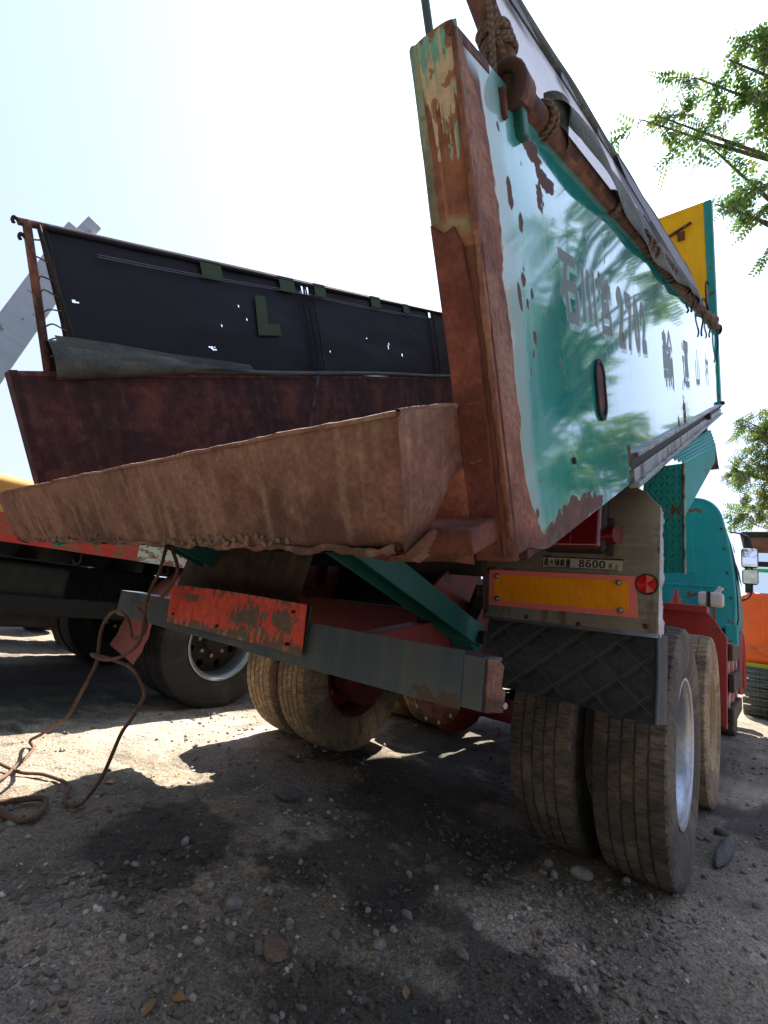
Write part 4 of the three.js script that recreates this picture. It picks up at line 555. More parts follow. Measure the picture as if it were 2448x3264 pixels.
  // raised diamond stitching
  const lines = []; for (let k = -6; k < 14; k++) for (const s of [1, -1]) { const pts = []; for (let i = 0; i <= 30; i++) { const y = 0.715 + i / 30 * 0.235, x = (s > 0 ? -y / 0.115 + k + 6 : y / 0.115 + k - 7) * 0.132 + 0.645 - 0.066; if (x > 0.652 && x < 1.215) pts.push([x, y, Z - 0.006 + 0.010 * (fbm(x * 3, y * 26, 3) - 0.5) + 0.02 * Math.pow(1 - (y - 0.712) / 0.253, 2)]); } if (pts.length > 3) lines.push(buv(tube(pts, 0.0022, 4, pts.length * 2))); }
  mesh('quilt_seam', merge(lines), FLAPLINE, fl);
  mesh('flap_side', grid(12, 30, (u, v) => [1.222 + 0.012 * Math.sin(u * 3), flapY(1, v) - 0.012 * u, Z - 0.005 - u * 0.17], null, (u, v) => [u * 0.2, v * 0.26]), FLAPRUB, fl);
  mesh('flap_edge', buv(tube([[1.222, 0.695, Z + 0.014], [1.224, 0.83, Z - 0.0], [1.222, 0.96, Z - 0.004]], 0.006, 6, 30)), M({ color: lin(0.05, 0.075, 0.10), roughness: 0.5 }), fl);
}
// ---------------------------------------------------------------- teal tread-plate fender hung from the bed
{
  const q = (A, B, C, D, nu, nv, f) => grid(nu, nv, (u, v) => { const x = [0, 1, 2].map((k) => mix(mix(A[k], B[k], u), mix(D[k], C[k], u), v)); return f ? f(x, u, v) : x; }, null, (u, v) => [u * 0.4, v * 0.4]);
  const fd = bed('side_fender', q([1.03, -0.56, -1.6], [1.215, -0.545, -1.6], [1.235, -0.065, -1.6], [1.09, -0.075, -1.6], 6, 10), TEAL, null, 'teal tread plate fender under the bed');
  const lug = new THREE.SphereGeometry(1, 6, 4), lugs = [];
  for (let i = 0; i < 7; i++) for (let j = 0; j < 15; j++) { const u = (i + 0.5) / 7, v = (j + 0.5) / 15, g = lug.clone(); g.scale(0.012, 0.0035, 0.003); g.rotateZ((i + j) % 2 ? 0.8 : -0.8); g.translate(mix(mix(1.03, 1.215, u), mix(1.09, 1.235, u), v), mix(-0.55, -0.07, v), -1.598); lugs.push(g); }
  bed('tread_lugs', merge(lugs), TEAL, fd).userData.kind = 'stuff';
  bed('rear_lip', dent(buv(tube([[1.216, -0.55, -1.598], [1.226, -0.3, -1.598], [1.236, -0.065, -1.598]], 0.006, 6, 30)), 0.006, 40), RAILMETAL, fd);
  bed('outer_face', q([1.165, -0.027, -1.6], [1.236, -0.063, -1.6], [1.222, -0.2, -3.62], [1.195, -0.08, -3.62], 6, 30), TEAL, fd);
  const l2 = []; for (let i = 0; i < 5; i++) for (let j = 0; j < 60; j++) { const u = (i + 0.5) / 5, v = (j + 0.5) / 60, g = lug.clone(); g.scale(0.003, 0.009, 0.013); g.rotateX((i + j) % 2 ? 0.7 : -0.7); g.translate(mix(mix(1.167, 1.238, u), mix(1.197, 1.224, u), v), mix(mix(-0.027, -0.063, u), mix(-0.08, -0.2, u), v), -mix(1.6, 3.62, v)); l2.push(g); }
  bed('tread_lugs', merge(l2), TEAL, fd).userData.kind = 'stuff';
  bed('outer_skirt', q([1.236, -0.063, -1.6], [1.225, -0.30, -1.62], [1.215, -0.32, -3.62], [1.222, -0.2, -3.62], 6, 20), TEAL, fd);
  bed('front_flap', dent(q([1.05, -0.09, -3.6], [1.222, -0.2, -3.62], [1.23, -0.40, -3.75], [1.05, -0.40, -3.75], 10, 8), 0.01, 9), RUST_PIPE, fd);
  bed('fender_top', q([0.8, -0.06, -1.6], [1.165, -0.027, -1.6], [1.195, -0.08, -3.62], [0.8, -0.08, -3.62], 6, 20), TEAL, fd);
  bed('stay', merge([box(1.0, 1.06, -0.08, 0.03, -1.75, -1.70), box(1.0, 1.06, -0.1, 0.03, -3.4, -3.34)]), GREEN, fd);
  bed('rust_hanger', box(1.12, 1.17, -0.11, -0.02, -3.75, -3.66, 0.005), RUST_PIPE, fd);
}
{ // far side fender, added to close the sky gap, kept narrow for its shadow
  const q = (A, B, C, D) => grid(6, 10, (u, v) => [0, 1, 2].map((k) => mix(mix(A[k], B[k], u), mix(D[k], C[k], u), v)), null, (u, v) => [u * 0.4, v * 0.4]);
  const fd = bed('side_fender', q([-1.05, -0.24, -1.6], [-0.62, -0.24, -1.6], [-0.62, -0.05, -1.6], [-1.05, -0.05, -1.6]), DARKPANEL, null, 'dark far side fender added under the bed');
  bed('fender_top', q([-1.05, -0.05, -1.6], [-0.62, -0.05, -1.6], [-0.62, -0.07, -3.62], [-1.05, -0.07, -3.62]), DARKPANEL, fd);
}
// ---------------------------------------------------------------- cab
{
  const sec = [[1.16, 1.21], [1.30, 1.235], [1.6, 1.225], [2.0, 1.185], [2.35, 1.125], [2.55, 1.05], [2.64, 0.93], [2.68, 0.7], [2.69, 0]];
  const prof = [...sec.map(([y, x]) => [x, y]), ...[...sec].reverse().slice(1).map(([y, x]) => [-x, y])];
  const cab = mesh('cab', (() => { const g = plate(prof, 1.75, 0.03); return g.translate(0, 0, -5.72); })(), TEAL, truck, 'teal cab with rounded roof corners');
  mesh('roof_cap', (() => { const g = plate([[-0.85, 2.66], [0.85, 2.66], [0.78, 2.74], [0.4, 2.77], [-0.4, 2.77], [-0.78, 2.74]], 0.6, 0.03); return g.translate(0, 0, -4.9); })(), TEAL, cab);
  // pressed panel and seam on the rear wall
  mesh('rear_press', (() => { const g = plate([[0.30, 1.75], [0.86, 1.75], [0.83, 2.30], [0.74, 2.42], [0.30, 2.42]], 0.012, 0.008); return g.translate(0, 0, -3.957); })(), TEAL, cab);
  mesh('rear_belt', box(-1.17, 1.17, 1.60, 1.63, -3.955, -3.935, 0.006), TEAL, cab);
  mesh('corner_trim', buv(tube([[1.205, 1.22, -3.955], [1.215, 1.5, -3.955], [1.18, 1.95, -3.955], [1.12, 2.33, -3.955], [1.06, 2.52, -3.955], [0.94, 2.625, -3.955], [0.72, 2.66, -3.955]], 0.022, 8, 60)), TEAL, cab);
  mesh('door', (() => { const g = grid(10, 24, (u, v) => { const y = mix(1.18, 2.5, v); let x = 1.236; for (let i = 0; i + 1 < sec.length; i++) if (y >= sec[i][0] && y <= sec[i + 1][0]) x = mix(sec[i][1], sec[i + 1][1], (y - sec[i][0]) / (sec[i + 1][0] - sec[i][0])); return [x + 0.012, y, -4.15 - u * 1.15]; }); return g; })(), TEAL, cab);
  mesh('door_glass', grid(6, 6, (u, v) => [mix(1.228, 1.155, v) + 0.02, mix(1.75, 2.3, v), -4.3 - u * 0.9]), DARKGLASS, cab);
  for (const y of [1.5, 1.78, 2.05, 2.28]) mesh('trim_clip', buv(cyl([1.13 - (y - 2.05) * 0.1, y, -3.93], [1.13 - (y - 2.05) * 0.1, y, -3.922], 0.012, 0.012, 10)), DARKSTEEL, cab);
  mesh('grab_handle', buv(tube([[1.14, 2.42, -4.0], [1.19, 2.45, -4.0], [1.20, 2.40, -4.0], [1.16, 2.36, -4.0]], 0.009, 6, 20)), TEAL, cab);
  mesh('lower_skirt', merge([box(1.13, 1.245, 0.98, 1.22, -4.05, -3.93, 0.02), box(1.15, 1.245, 0.95, 1.2, -5.7, -5.2, 0.02)]), TEAL, cab);
  mesh('under_cab', box(-1.1, 1.13, 0.9, 1.17, -5.6, -3.98, 0.02), BLACK, cab);
  mesh('wheel_arch', grid(24, 4, (u, v) => { const t = u * Math.PI; return [0.88 + v * 0.36, 0.5 + 0.62 * Math.sin(t), -4.6 + 0.62 * Math.cos(t)]; }), BLACK, cab);
  mesh('arch_edge', buv(tube(Array.from({ length: 16 }, (_, i) => { const t = i / 15 * Math.PI; return [1.24, 0.5 + 0.63 * Math.sin(t), -4.6 + 0.63 * Math.cos(t)]; }), 0.03, 8, 50)), RED, cab);
  mesh('windscreen', grid(10, 6, (u, v) => [mix(-1.1, 1.1, u), mix(1.75, 2.45, v), -5.78 + v * 0.05]), DARKGLASS, cab);
  mesh('front_bumper', box(-1.22, 1.22, 0.45, 0.85, -5.95, -5.6, 0.06), TEAL, cab);
  // mirrors
  const ma = mesh('mirror_arm', buv(tube([[1.12, 2.55, -5.45], [1.25, 2.52, -5.48], [1.34, 2.40, -5.48], [1.34, 1.8, -5.48], [1.30, 1.66, -5.48], [1.2, 1.6, -5.48]], 0.012, 6, 60)), BLACK, truck, 'black mirror arm with two mirrors');
  for (const [y0, y1, x0, x1] of [[2.055, 2.32, 1.235, 1.42], [1.83, 2.035, 1.24, 1.415]]) { mesh('mirror_shell', box(x0, x1, y0, y1, -5.5, -5.42, 0.035), BLACK, ma); mesh('mirror_glass', (() => { const g = new RoundedBoxGeometry(x1 - x0 - 0.022, y1 - y0 - 0.022, 0.006, 3, 0.003); g.rotateY(0.05); g.translate((x0 + x1) / 2, (y0 + y1) / 2, -5.4185); return g; })(), MIRROR, ma); }
  // washer tank
  const wt = mesh('washer_tank', (() => { const g = new RoundedBoxGeometry(0.2, 0.13, 0.14, 4, 0.03); g.scale(1.15, 1.2, 1); g.translate(1.02, 1.455, -3.75); return merge([buv(g), buv(cyl([1.06, 1.51, -3.75], [1.10, 1.575, -3.75], 0.03, 0.02, 14)), buv(cyl([1.10, 1.57, -3.75], [1.115, 1.595, -3.75], 0.026, 0.026, 14))]); })(), WHITEPLASTIC, truck, 'milky white plastic washer tank behind the cab');
  mesh('tank_strap', box(0.985, 1.02, 1.375, 1.535, -3.83, -3.672, 0.004), BLACK, wt);
  mesh('tank_post', box(1.03, 1.06, 1.1, 1.4, -3.78, -3.74), RUST_POST, wt);
  mesh('fluid_reservoir', merge([buv(cyl([0.70, 1.36, -3.7], [0.70, 1.44, -3.7], 0.055, 0.055, 16)), buv(cyl([0.70, 1.44, -3.7], [0.70, 1.53, -3.7], 0.025, 0.025, 12))]), M({ color: lin(0.4, 0.05, 0.05), roughness: 0.5 }), truck);
  // red end plate, boxes and side guards between the axles
  const re = mesh('red_side_box', (() => { const g = plate([[0.78, 0.55], [1.235, 0.36], [1.243, 1.03], [1.16, 1.17], [1.10, 1.235], [0.78, 1.215]], 0.05, 0.006); return g.translate(0, 0, -2.15); })(), RED, truck, 'red painted plate at the front of the rear wheels');
  mesh('top_ledge', box(0.45, 1.13, 1.2, 1.255, -2.12, -1.95, 0.008), RED, re);
  mesh('side_box', box(0.72, 1.235, 0.48, 1.0, -3.3, -2.2, 0.03), RED, re);
  const sg = mesh('side_guard', merge([box(1.24, 1.275, 0.86, 0.99, -3.6, -2.2, 0.01), box(1.24, 1.28, 0.62, 0.76, -3.6, -2.2, 0.01), box(1.24, 1.275, 0.38, 0.5, -3.6, -2.2, 0.01)]), DARKPANEL, truck, 'dusty grey side guard rails');
  for (const z of [-2.3, -2.9, -3.5]) mesh('guard_post', box(1.22, 1.245, 0.38, 1.0, z - 0.04, z + 0.04, 0.006), RAILMETAL, sg);
}

// ---------------------------------------------------------------- flatbed truck on the left
{
  const fb = thing('flatbed_truck', 'dark flatbed truck with a red and white rail, parked beyond the dump truck', 'truck');
  const BLACKSTEEL = M({ ...maps(256, 256, rustFn(hex(0x0e0d0d), hex(0x171514), hex(0x221d1a), hex(0x2c2723), 0.0)), bumpScale: 0.003 });
  const RW = 1536, RH = 64, edge = maps(RW, RH, (u, v) => { const z = 6 - u * 9, n = fbm(u * 120, v * 6, 4), n2 = fbm(u * 450, v * 20, 3), band = wrapi(z - 1.0, 2.4) < 1.5; let col = band ? mixc(hex(0xd2281f), hex(0xb5413a), n) : mixc(hex(0xd2d2c8), hex(0xbab4a2), n); const k = n * 0.6 + n2 * 0.4 + (0.4 - v) * 0.1; if (k > 0.56) col = mixc(hex(0x7b4226), hex(0x9a6a45), n2); return { c: col, r: 0.6, b: n }; });
  mesh('bed_rail', grid(90, 4, (u, v) => [-2.03, mix(1.03, 1.20, v), mix(6.0, -3.0, u)]), M({ ...edge, bumpScale: 0.002 }), fb, 'red and white striped rail with rust');
  const dk = mesh('deck', box(-4.25, -2.036, 1.05, 1.19, -3.0, 6.0, 0.004), BLACKSTEEL, fb);
  for (let i = 0; i < 12; i++) mesh('deck_cross_member', box(-4.2, -2.12, 0.95, 1.05, -2.7 + i * 0.6, -2.64 + i * 0.6, 0.003), BLACKSTEEL, dk);
  for (const z of [0.75, 1.35, 1.95]) mesh('rope_hook', buv(tube([[-2.06, 1.03, z], [-2.05, 0.97, z], [-2.05, 0.955, z + 0.03], [-2.05, 0.98, z + 0.045]], 0.009, 6, 16)), BLACKSTEEL, dk);
  for (const x of [-2.7, -3.55]) mesh('chassis_rail', box(x - 0.04, x + 0.04, 0.68, 0.94, -3, 6, 0.004), BLACKSTEEL, fb);
  mesh('tool_box', box(-2.6, -2.15, 0.52, 0.92, 1.35, 2.7, 0.03), BLACKSTEEL, fb);
  mesh('fuel_tank', buv(cyl([-2.42, 0.72, 2.8], [-2.42, 0.72, 3.9], 0.24, 0.24, 24)), BLACKSTEEL, fb);
  mesh('side_beam', box(-2.2, -2.12, 0.60, 0.72, 0.95, 4.0, 0.01), BLACKSTEEL, fb);
  for (const z of [0.25]) { wheel(fb, -2.01, z, 1, RUBBER, ALLOY, -0.06, BLACKSTEEL, DARKSTEEL); wheel(fb, -2.34, z, -1, RUBBER, BLACKSTEEL, -0.06); wheel(fb, -3.9, z, 1, RUBBER, BLACKSTEEL, -0.06); wheel(fb, -4.23, z, -1, RUBBER, BLACKSTEEL, -0.06); }
  for (const z of [4.6]) { wheel(fb, -2.1, z, 1, RUBBER, BLACKSTEEL, 0.02); wheel(fb, -4.15, z, -1, RUBBER, BLACKSTEEL, 0.02); }
  mesh('axle', buv(cyl([-4.0, 0.5, 0.25], [-2.3, 0.5, 0.25], 0.08, 0.08, 16)), BLACKSTEEL, fb);
  mesh('front_axle', buv(cyl([-4.0, 0.5, 4.6], [-2.3, 0.5, 4.6], 0.07, 0.07, 16)), BLACKSTEEL, fb);
  mesh('differential', buv(new THREE.SphereGeometry(0.2, 20, 14)).translate(-3.1, 0.5, 0.25), RUST_DARK, fb);
  // faded red fender over the wheel, with its flap behind
  const FADEDRED = M({ ...maps(256, 256, paintFn(hex(0xb0564f), hex(0x5a3a30), hex(0x8a5a50), 0.66, hex(0x9a7a74), 0.3, 0.6)), bumpScale: 0.002 });
  const fe = mesh('wheel_fender', grid(30, 8, (u, v) => { const t = mix(2.75, 0.62, u), r = 0.60; return [-2.22 + v * 0.34, 0.50 + r * Math.sin(t), 0.25 - r * Math.cos(t) * 1.02]; }), FADEDRED, fb, 'faded red curved wheel fender');
  mesh('fender_flap', grid(14, 16, (u, v) => { const y = mix(0.40, 0.78, v); return [mix(-2.34, -1.90, u) + 0.05 * v, y - 0.07 * u, 0.92 - 0.05 * Math.sin(v * 2.6) + 0.004 * Math.sin(v * 22)]; }), FADEDRED, fe);
  mesh('fender_skirt', plate([[-0.42, 1.03], [-0.80, 0.80], [-0.86, 0.72], [-0.78, 0.74], [-0.42, 0.98]], 0.006, 0.001).rotateY(Math.PI / 2).translate(-1.885, 0, 0), M({ ...edge }), fe);
  for (const [z0, y] of [[1.0, 0.85], [1.5, 0.8]]) mesh('air_hose', buv(tube([[-2.5, y, z0], [-2.4, y - 0.2, z0 + 0.1], [-2.35, y - 0.25, z0 + 0.35], [-2.5, y - 0.1, z0 + 0.5]], 0.015, 6, 20)), BLACK, fb);
  // pale boom of the loading crane on the deck
  const PALE = M({ ...maps(256, 256, paintFn(hex(0xb9bcc4), hex(0x6d655e), hex(0x8d8a85), 0.66, hex(0x9b9ca2), 0.2, 0.5)), bumpScale: 0.002 });
  const bm = mesh('crane_boom', merge([beam([-3.0, 1.62, 2.13], [-3.0, 3.68, 1.655], 0.20, 0.24, 0.01)]), PALE, fb, 'pale grey crane boom rising behind the black tarp');
  mesh('boom_tip', merge([beam([-3.0, 3.62, 1.67], [-3.0, 3.86, 1.59], 0.14, 0.12, 0.01), beam([-3.0, 3.6, 1.60], [-3.0, 3.76, 1.60], 0.2, 0.03)]), PALE, bm);
  mesh('boom_pedestal', buv(cyl([-3.0, 1.19, 2.15], [-3.0, 1.75, 2.13], 0.17, 0.14, 20)), PALE, bm);
  mesh('cab', (() => { const g = new RoundedBoxGeometry(2.2, 1.7, 1.6, 3, 0.12); g.translate(-3.12, 1.55, 5.6 + 1.3); return buv(g); })(), RED, fb);
}
// ---------------------------------------------------------------- yellow loader behind the flatbed
{
  const ld = thing('wheel_loader', 'yellow machine bonnet showing past the lower left edge of the tail plate', 'loader', [-6.0, 0, 1.0]);
  mesh('bonnet', (() => { const g = new RoundedBoxGeometry(1.6, 0.7, 1.5, 4, 0.12); g.translate(0.3, 1.48, 0); return buv(g); })(), M({ ...maps(256, 256, paintFn(hex(0xd9953f), hex(0x8a5a2c), hex(0xa8763a), 0.72, hex(0xc08a4a), 0.1, 0.5)), bumpScale: 0.001 }), ld);
  mesh('body', (() => { const g = new RoundedBoxGeometry(1.8, 0.7, 1.3, 3, 0.06); g.translate(0.2, 0.95, 0); return buv(g); })(), DARKSTEEL, ld);
  mesh('bonnet_panel', box(0.2, 0.8, 1.4, 1.7, 0.745, 0.765, 0.006), YELLOW, ld);
  for (const [x, z] of [[-0.5, 0.8], [0.9, 0.8], [-0.5, -0.8], [0.9, -0.8]]) { const w = mesh('wheel', buv(lathe([[-0.2, 0.0], [-0.2, 0.42], [-0.14, 0.55], [0.14, 0.55], [0.2, 0.42], [0.2, 0.0]], 32)).rotateY(Math.PI / 2), RUBBER, ld); w.position.set(x, 0.55, z); }
}
// ---------------------------------------------------------------- orange excavator on the right
{
  const OR = M({ ...maps(256, 256, paintFn(hex(0xff5a12), hex(0x8a3a1c), hex(0xb04a20), 0.76, hex(0xe0662a), 0.0, 0.3)), bumpScale: 0.001 });
  const TRACK = M({ ...maps(256, 256, rustFn(hex(0x4a4640), hex(0x66605a), hex(0x857a6c), hex(0x9a8b76), 0.1)), bumpScale: 0.004 });
  const ex = thing('excavator', 'bright orange crawler excavator standing ahead of the dump truck', 'excavator', [2.72, 0, -8.3]);
  mesh('upper_body', (() => { const g = plate([[-1.62, 0.80], [1.6, 0.80], [1.6, 1.85], [0.3, 1.9], [-1.45, 1.9], [-1.62, 1.8]], 2.1, 0.05); return g.translate(0, 0, -1.0); })(), OR, ex, 'orange engine housing');
  for (const x of [-1.30, -0.55, 0.3]) mesh('door_panel', box(x, x + 0.68, 0.92, 1.80, 1.13, 1.17, 0.02), OR, ex);
  mesh('counterweight_band', box(-1.6, 1.5, 0.72, 0.80, -0.9, 1.12, 0.02), M({ color: lin(0.6, 0.35, 0.02), roughness: 0.5 }), ex, 'yellow lower band');
  const cb = mesh('cabin', merge([box(-1.5, -1.42, 1.9, 2.85, 0.98, 1.06), box(-0.3, -0.22, 1.9, 2.85, 0.98, 1.06), box(-1.5, -1.42, 1.9, 2.85, -0.5, -0.42), box(-0.3, -0.22, 1.9, 2.85, -0.5, -0.42), box(-1.55, -0.15, 2.82, 2.92, -0.55, 1.1, 0.04), box(-1.5, -0.22, 2.34, 2.42, 0.99, 1.05)]), DARKSTEEL, ex, 'glazed operator cabin');
  mesh('cabin_glass', grid(2, 2, (u, v) => [mix(-1.42, -0.3, u), mix(1.9, 2.82, v), 1.02]), GLASS, cb); mesh('cabin_glass', grid(2, 2, (u, v) => [mix(-1.42, -0.3, u), mix(1.9, 2.82, v), -0.46]), GLASS, cb);
  mesh('seat', merge([box(-1.1, -0.6, 1.92, 2.05, 0, 0.5, 0.04), box(-1.1, -0.6, 2.0, 2.6, 0.4, 0.55, 0.05)]), BLACK, cb);
  mesh('green_strip', box(-1.45, -0.25, 2.24, 2.30, 1.055, 1.062, 0.001), M({ color: lin(0.05, 0.4, 0.1), roughness: 0.5 }), cb);
  const cvn = document.createElement('canvas'); cvn.width = 256; cvn.height = 64; const c = cvn.getContext('2d'); c.fillStyle = '#ee5a20'; c.fillRect(0, 0, 256, 64); c.fillStyle = '#7a3015'; c.font = 'bold 46px sans-serif'; c.fillText('- - 135', 40, 48); const ct = new THREE.CanvasTexture(cvn); ct.colorSpace = THREE.SRGBColorSpace;
  mesh('model_number', (() => { const g = new THREE.PlaneGeometry(0.36, 0.09); g.translate(-1.42, 1.02, 1.175); return g; })(), M({ map: ct, roughness: 0.4 }), ex);
  mesh('slew_ring', buv(cyl([0, 0.6, 0], [0, 0.73, 0], 0.6, 0.6, 32)), DARKSTEEL, ex);
  mesh('under_carriage', box(-1.1, 1.1, 0.3, 0.62, -0.8, 0.8, 0.03), DARKSTEEL, ex);
  for (const xc of [-1.25, 1.25]) {
    const tk = mesh('track', (() => { const g = new THREE.CapsuleGeometry(0.28, 2.2, 6, 20); g.rotateX(Math.PI / 2); g.scale(1.05, 1, 1); g.translate(xc, 0.35, 0); return buv(g); })(), DARKSTEEL, ex);
    const pad = merge([box(-0.3, 0.3, -0.012, 0.012, -0.055, 0.055, 0.004), box(-0.3, 0.3, 0.01, 0.034, -0.05, -0.03, 0.004)]), r = 0.33, per = 4.8 + 2 * Math.PI * r, n = 52;
    for (let i = 0; i < n; i++) { const s = i / n * per; let z, y, a; if (s < 2.4) { z = -1.2 + s; y = 0.35 + r; a = 0; } else if (s < 2.4 + Math.PI * r) { a = (s - 2.4) / r; z = 1.2 + r * Math.sin(a); y = 0.35 + r * Math.cos(a); } else if (s < 4.8 + Math.PI * r) { z = 1.2 - (s - 2.4 - Math.PI * r); y = 0.35 - r; a = Math.PI; } else { a = Math.PI + (s - 4.8 - Math.PI * r) / r; z = -1.2 + r * Math.sin(a); y = 0.35 + r * Math.cos(a); } const m = mesh('track_pad', pad, TRACK, tk); m.position.set(xc, y + 0.02, z); m.rotation.x = a; }
    for (let i = 0; i < 5; i++) mesh('track_roller', buv(cyl([xc - 0.2, 0.16, -0.95 + i * 0.47], [xc + 0.2, 0.16, -0.95 + i * 0.47], 0.1, 0.1, 16)), TRACK, tk);
  }
  const bo = mesh('boom', merge([beam([0.2, 1.6, -0.9], [0.4, 3.4, -2.6], 0.4, 0.45, 0.04), beam([0.4, 3.4, -2.6], [0.5, 2.6, -4.6], 0.35, 0.38, 0.04)]), OR, ex);
  mesh('stick', beam([0.5, 2.7, -4.5], [0.5, 0.7, -5.2], 0.28, 0.32, 0.03), OR, bo);
  mesh('bucket', (() => { const g = plate([[0, 0], [0.5, 0.1], [0.65, 0.5], [0.4, 0.85], [0.15, 0.85], [0.3, 0.5], [0.1, 0.25]], 0.9, 0.01); g.rotateY(Math.PI / 2); return g.translate(0.05, 0.0, -5.0); })(), DARKSTEEL, bo);
}
// ---------------------------------------------------------------- trees
const BARK = M({ ...maps(256, 256, (u, v) => { const a = fbm(u * 12, v * 3, 4, 12, 3), c = vn(u * 60, v * 20, 60, 20); return { c: mixc(hex(0x4a4038), hex(0x7a6c5e), a * 0.7 + c * 0.3), r: 0.95, b: a }; }), bumpScale: 0.01 });
const LEAFMATS = [[0.08, 0.16, 0.03], [0.13, 0.22, 0.035], [0.22, 0.27, 0.05]].map(([r, g, b]) => MP({ color: lin(r, g, b), roughness: 0.75, transmission: 0.55, thickness: 0 }));
// a pinnate sprig: paired leaflets along a thin stalk
function sprigGeo(n, len, leaf) {
  const pos = [], nor = []; const tri = (a, b, c) => pos.push(...a, ...b, ...c);
  for (let i = 0; i < n; i++) for (const s of [-1, 1]) { const t = (i + 0.4) / n * len, L = leaf * (1 - 0.35 * i / n), w = L * 0.28, dz = 0.2 * L * (rnd() - 0.5), ax = Math.sin(1.1), ay = Math.cos(1.1); const bx = 0, by = t, tipx = s * L * ax, tipy = t + L * ay, mx = s * L * 0.5 * ax, my = t + L * 0.5 * ay; const px = -ay * w * s, py = ax * w; tri([bx, by, 0], [mx + px, my + py, dz], [tipx, tipy, -0.15 * L]); tri([bx, by, 0], [tipx, tipy, -0.15 * L], [mx - px, my - py, dz]); }
  const g = new THREE.BufferGeometry(); g.setAttribute('position', new THREE.Float32BufferAttribute(pos, 3)); g.computeVertexNormals(); return g;
}
const SPRIGS = [sprigGeo(5, 0.28, 0.10), sprigGeo(4, 0.22, 0.11), sprigGeo(6, 0.32, 0.09)];
function tree(label, base, height, tips, opts = {}) {
  const t = thing('tree', label, 'tree', base, 'trees on the right of the yard');
  const { spread = 0.9, sprigs = 60, scale = 1, lean = [0, 0], sparse = 0 } = opts, wood = [], twigs = [], leaves = [[], [], []];
  const B = new THREE.Vector3(...base), fork = new THREE.Vector3(lean[0], height * 0.45, lean[1]);
  wood.push(buv(dent(tube([[0, -0.1, 0], [lean[0] * 0.3, height * 0.2, lean[1] * 0.3], fork.toArray()], 1, 10, 14), 0, 1)));
  { // taper the trunk
    const g = grid(12, 20, (u, v) => { const a = u * 6.283, r = (0.24 * scale) * (1 - 0.45 * v) * (1 + 0.5 * Math.pow(1 - v, 6)) * (1 + 0.08 * Math.sin(a * 3 + v * 4)); const c = [lean[0] * v * v, -0.1 + (height * 0.45 + 0.1) * v, lean[1] * v * v]; return [c[0] + r * Math.cos(a), c[1], c[2] + r * Math.sin(a)]; }, null, (u, v) => [u * 1.5, v * height * 0.45]); wood[0] = g;
  }
  const m4 = new THREE.Matrix4(), q = new THREE.Quaternion(), up = new THREE.Vector3(0, 1, 0);
  const sprig = (p, dir, s) => { const k = Math.floor(rnd() * 3), g = SPRIGS[Math.floor(rnd() * 3)].clone(); q.setFromUnitVectors(up, dir).multiply(new THREE.Quaternion().setFromAxisAngle(up, rnd() * 6.283)); m4.compose(p, q, new THREE.Vector3(s, s, s)); g.applyMatrix4(m4); leaves[k].push(g); };
  const limbs = [];
  for (const tip of tips) {
    const T = new THREE.Vector3(...tip).sub(B), mid = fork.clone().lerp(T, 0.5); mid.y += 0.12 * fork.distanceTo(T) + rr(-0.4, 0.4); mid.x += rr(-0.6, 0.6); mid.z += rr(-0.6, 0.6);
    const cv = new THREE.CatmullRomCurve3([fork, mid, mid.clone().lerp(T, 0.55).add(new THREE.Vector3(rr(-0.25, 0.25), rr(0.05, 0.3), rr(-0.25, 0.25))), T]), L = cv.getLength(), r0 = 0.05 * scale + 0.012 * L * 0.5;
    wood.push(grid(7, 14, (u, v) => { const p = cv.getPoint(v), tn = cv.getTangent(v), s1 = new THREE.Vector3(0, 0, 1).cross(tn).normalize(), s2 = tn.clone().cross(s1), r = mix(r0, 0.008, Math.pow(v, 0.7)), a = u * 6.283; return p.addScaledVector(s1, r * Math.cos(a)).addScaledVector(s2, r * Math.sin(a)).toArray(); }, null, (u, v) => [u * 0.3, v * L]));
    limbs.push(cv);
    for (let k = 0; k < 6; k++) sprig(cv.getPoint(1 - k * 0.012), new THREE.Vector3(rr(-1, 1), rr(-0.8, 0.6), rr(-1, 1)).normalize(), rr(0.8, 1.2) * scale);
    const nt = Math.round(sprigs / 7 * (tips.indexOf(tip) < sparse ? 0.3 : 1));
    for (let i = 0; i < nt; i++) {
      const s = mix(tips.indexOf(tip) < sparse ? 0.62 : 0.35, 1, Math.pow(rnd(), 0.55)), p = cv.getPoint(s), dir = new THREE.Vector3(rr(-1, 1), rr(-0.75, 0.55), rr(-1, 1)).normalize(), len = rr(0.35, 1) * spread, e = p.clone().addScaledVector(dir, len); e.y -= 0.18 * len;
      const md = p.clone().lerp(e, 0.5); md.y += 0.1 * len; const tc = new THREE.QuadraticBezierCurve3(p, md, e); twigs.push(buv(new THREE.TubeGeometry(tc, 5, 0.006 * scale + 0.002, 3)));
      for (let k = 0; k < 7; k++) { const w = mix(0.3, 1, k / 6), pp = tc.getPoint(w), d2 = tc.getTangent(w).add(new THREE.Vector3(rr(-1, 1), rr(-1, 0.6), rr(-1, 1))).normalize(); sprig(pp, d2, rr(0.8, 1.25) * scale); }
    }
  }
  mesh('trunk', merge(wood), BARK, t);
  const cr = mesh('twigs', merge(twigs), BARK, t);
  leaves.forEach((l, i) => { if (l.length) { const g = mergeGeometries(l); mesh('crown', g, LEAFMATS[i], t).userData.kind = 'stuff'; } });
  return t;
}
const around = (c, r, n, ry = r * 0.7) => Array.from({ length: n }, () => { const a = rnd() * 6.283, k = Math.sqrt(rnd()); return [c[0] + r * k * Math.cos(a), c[1] + ry * (rnd() * 2 - 1), c[2] + r * k * Math.sin(a)]; });
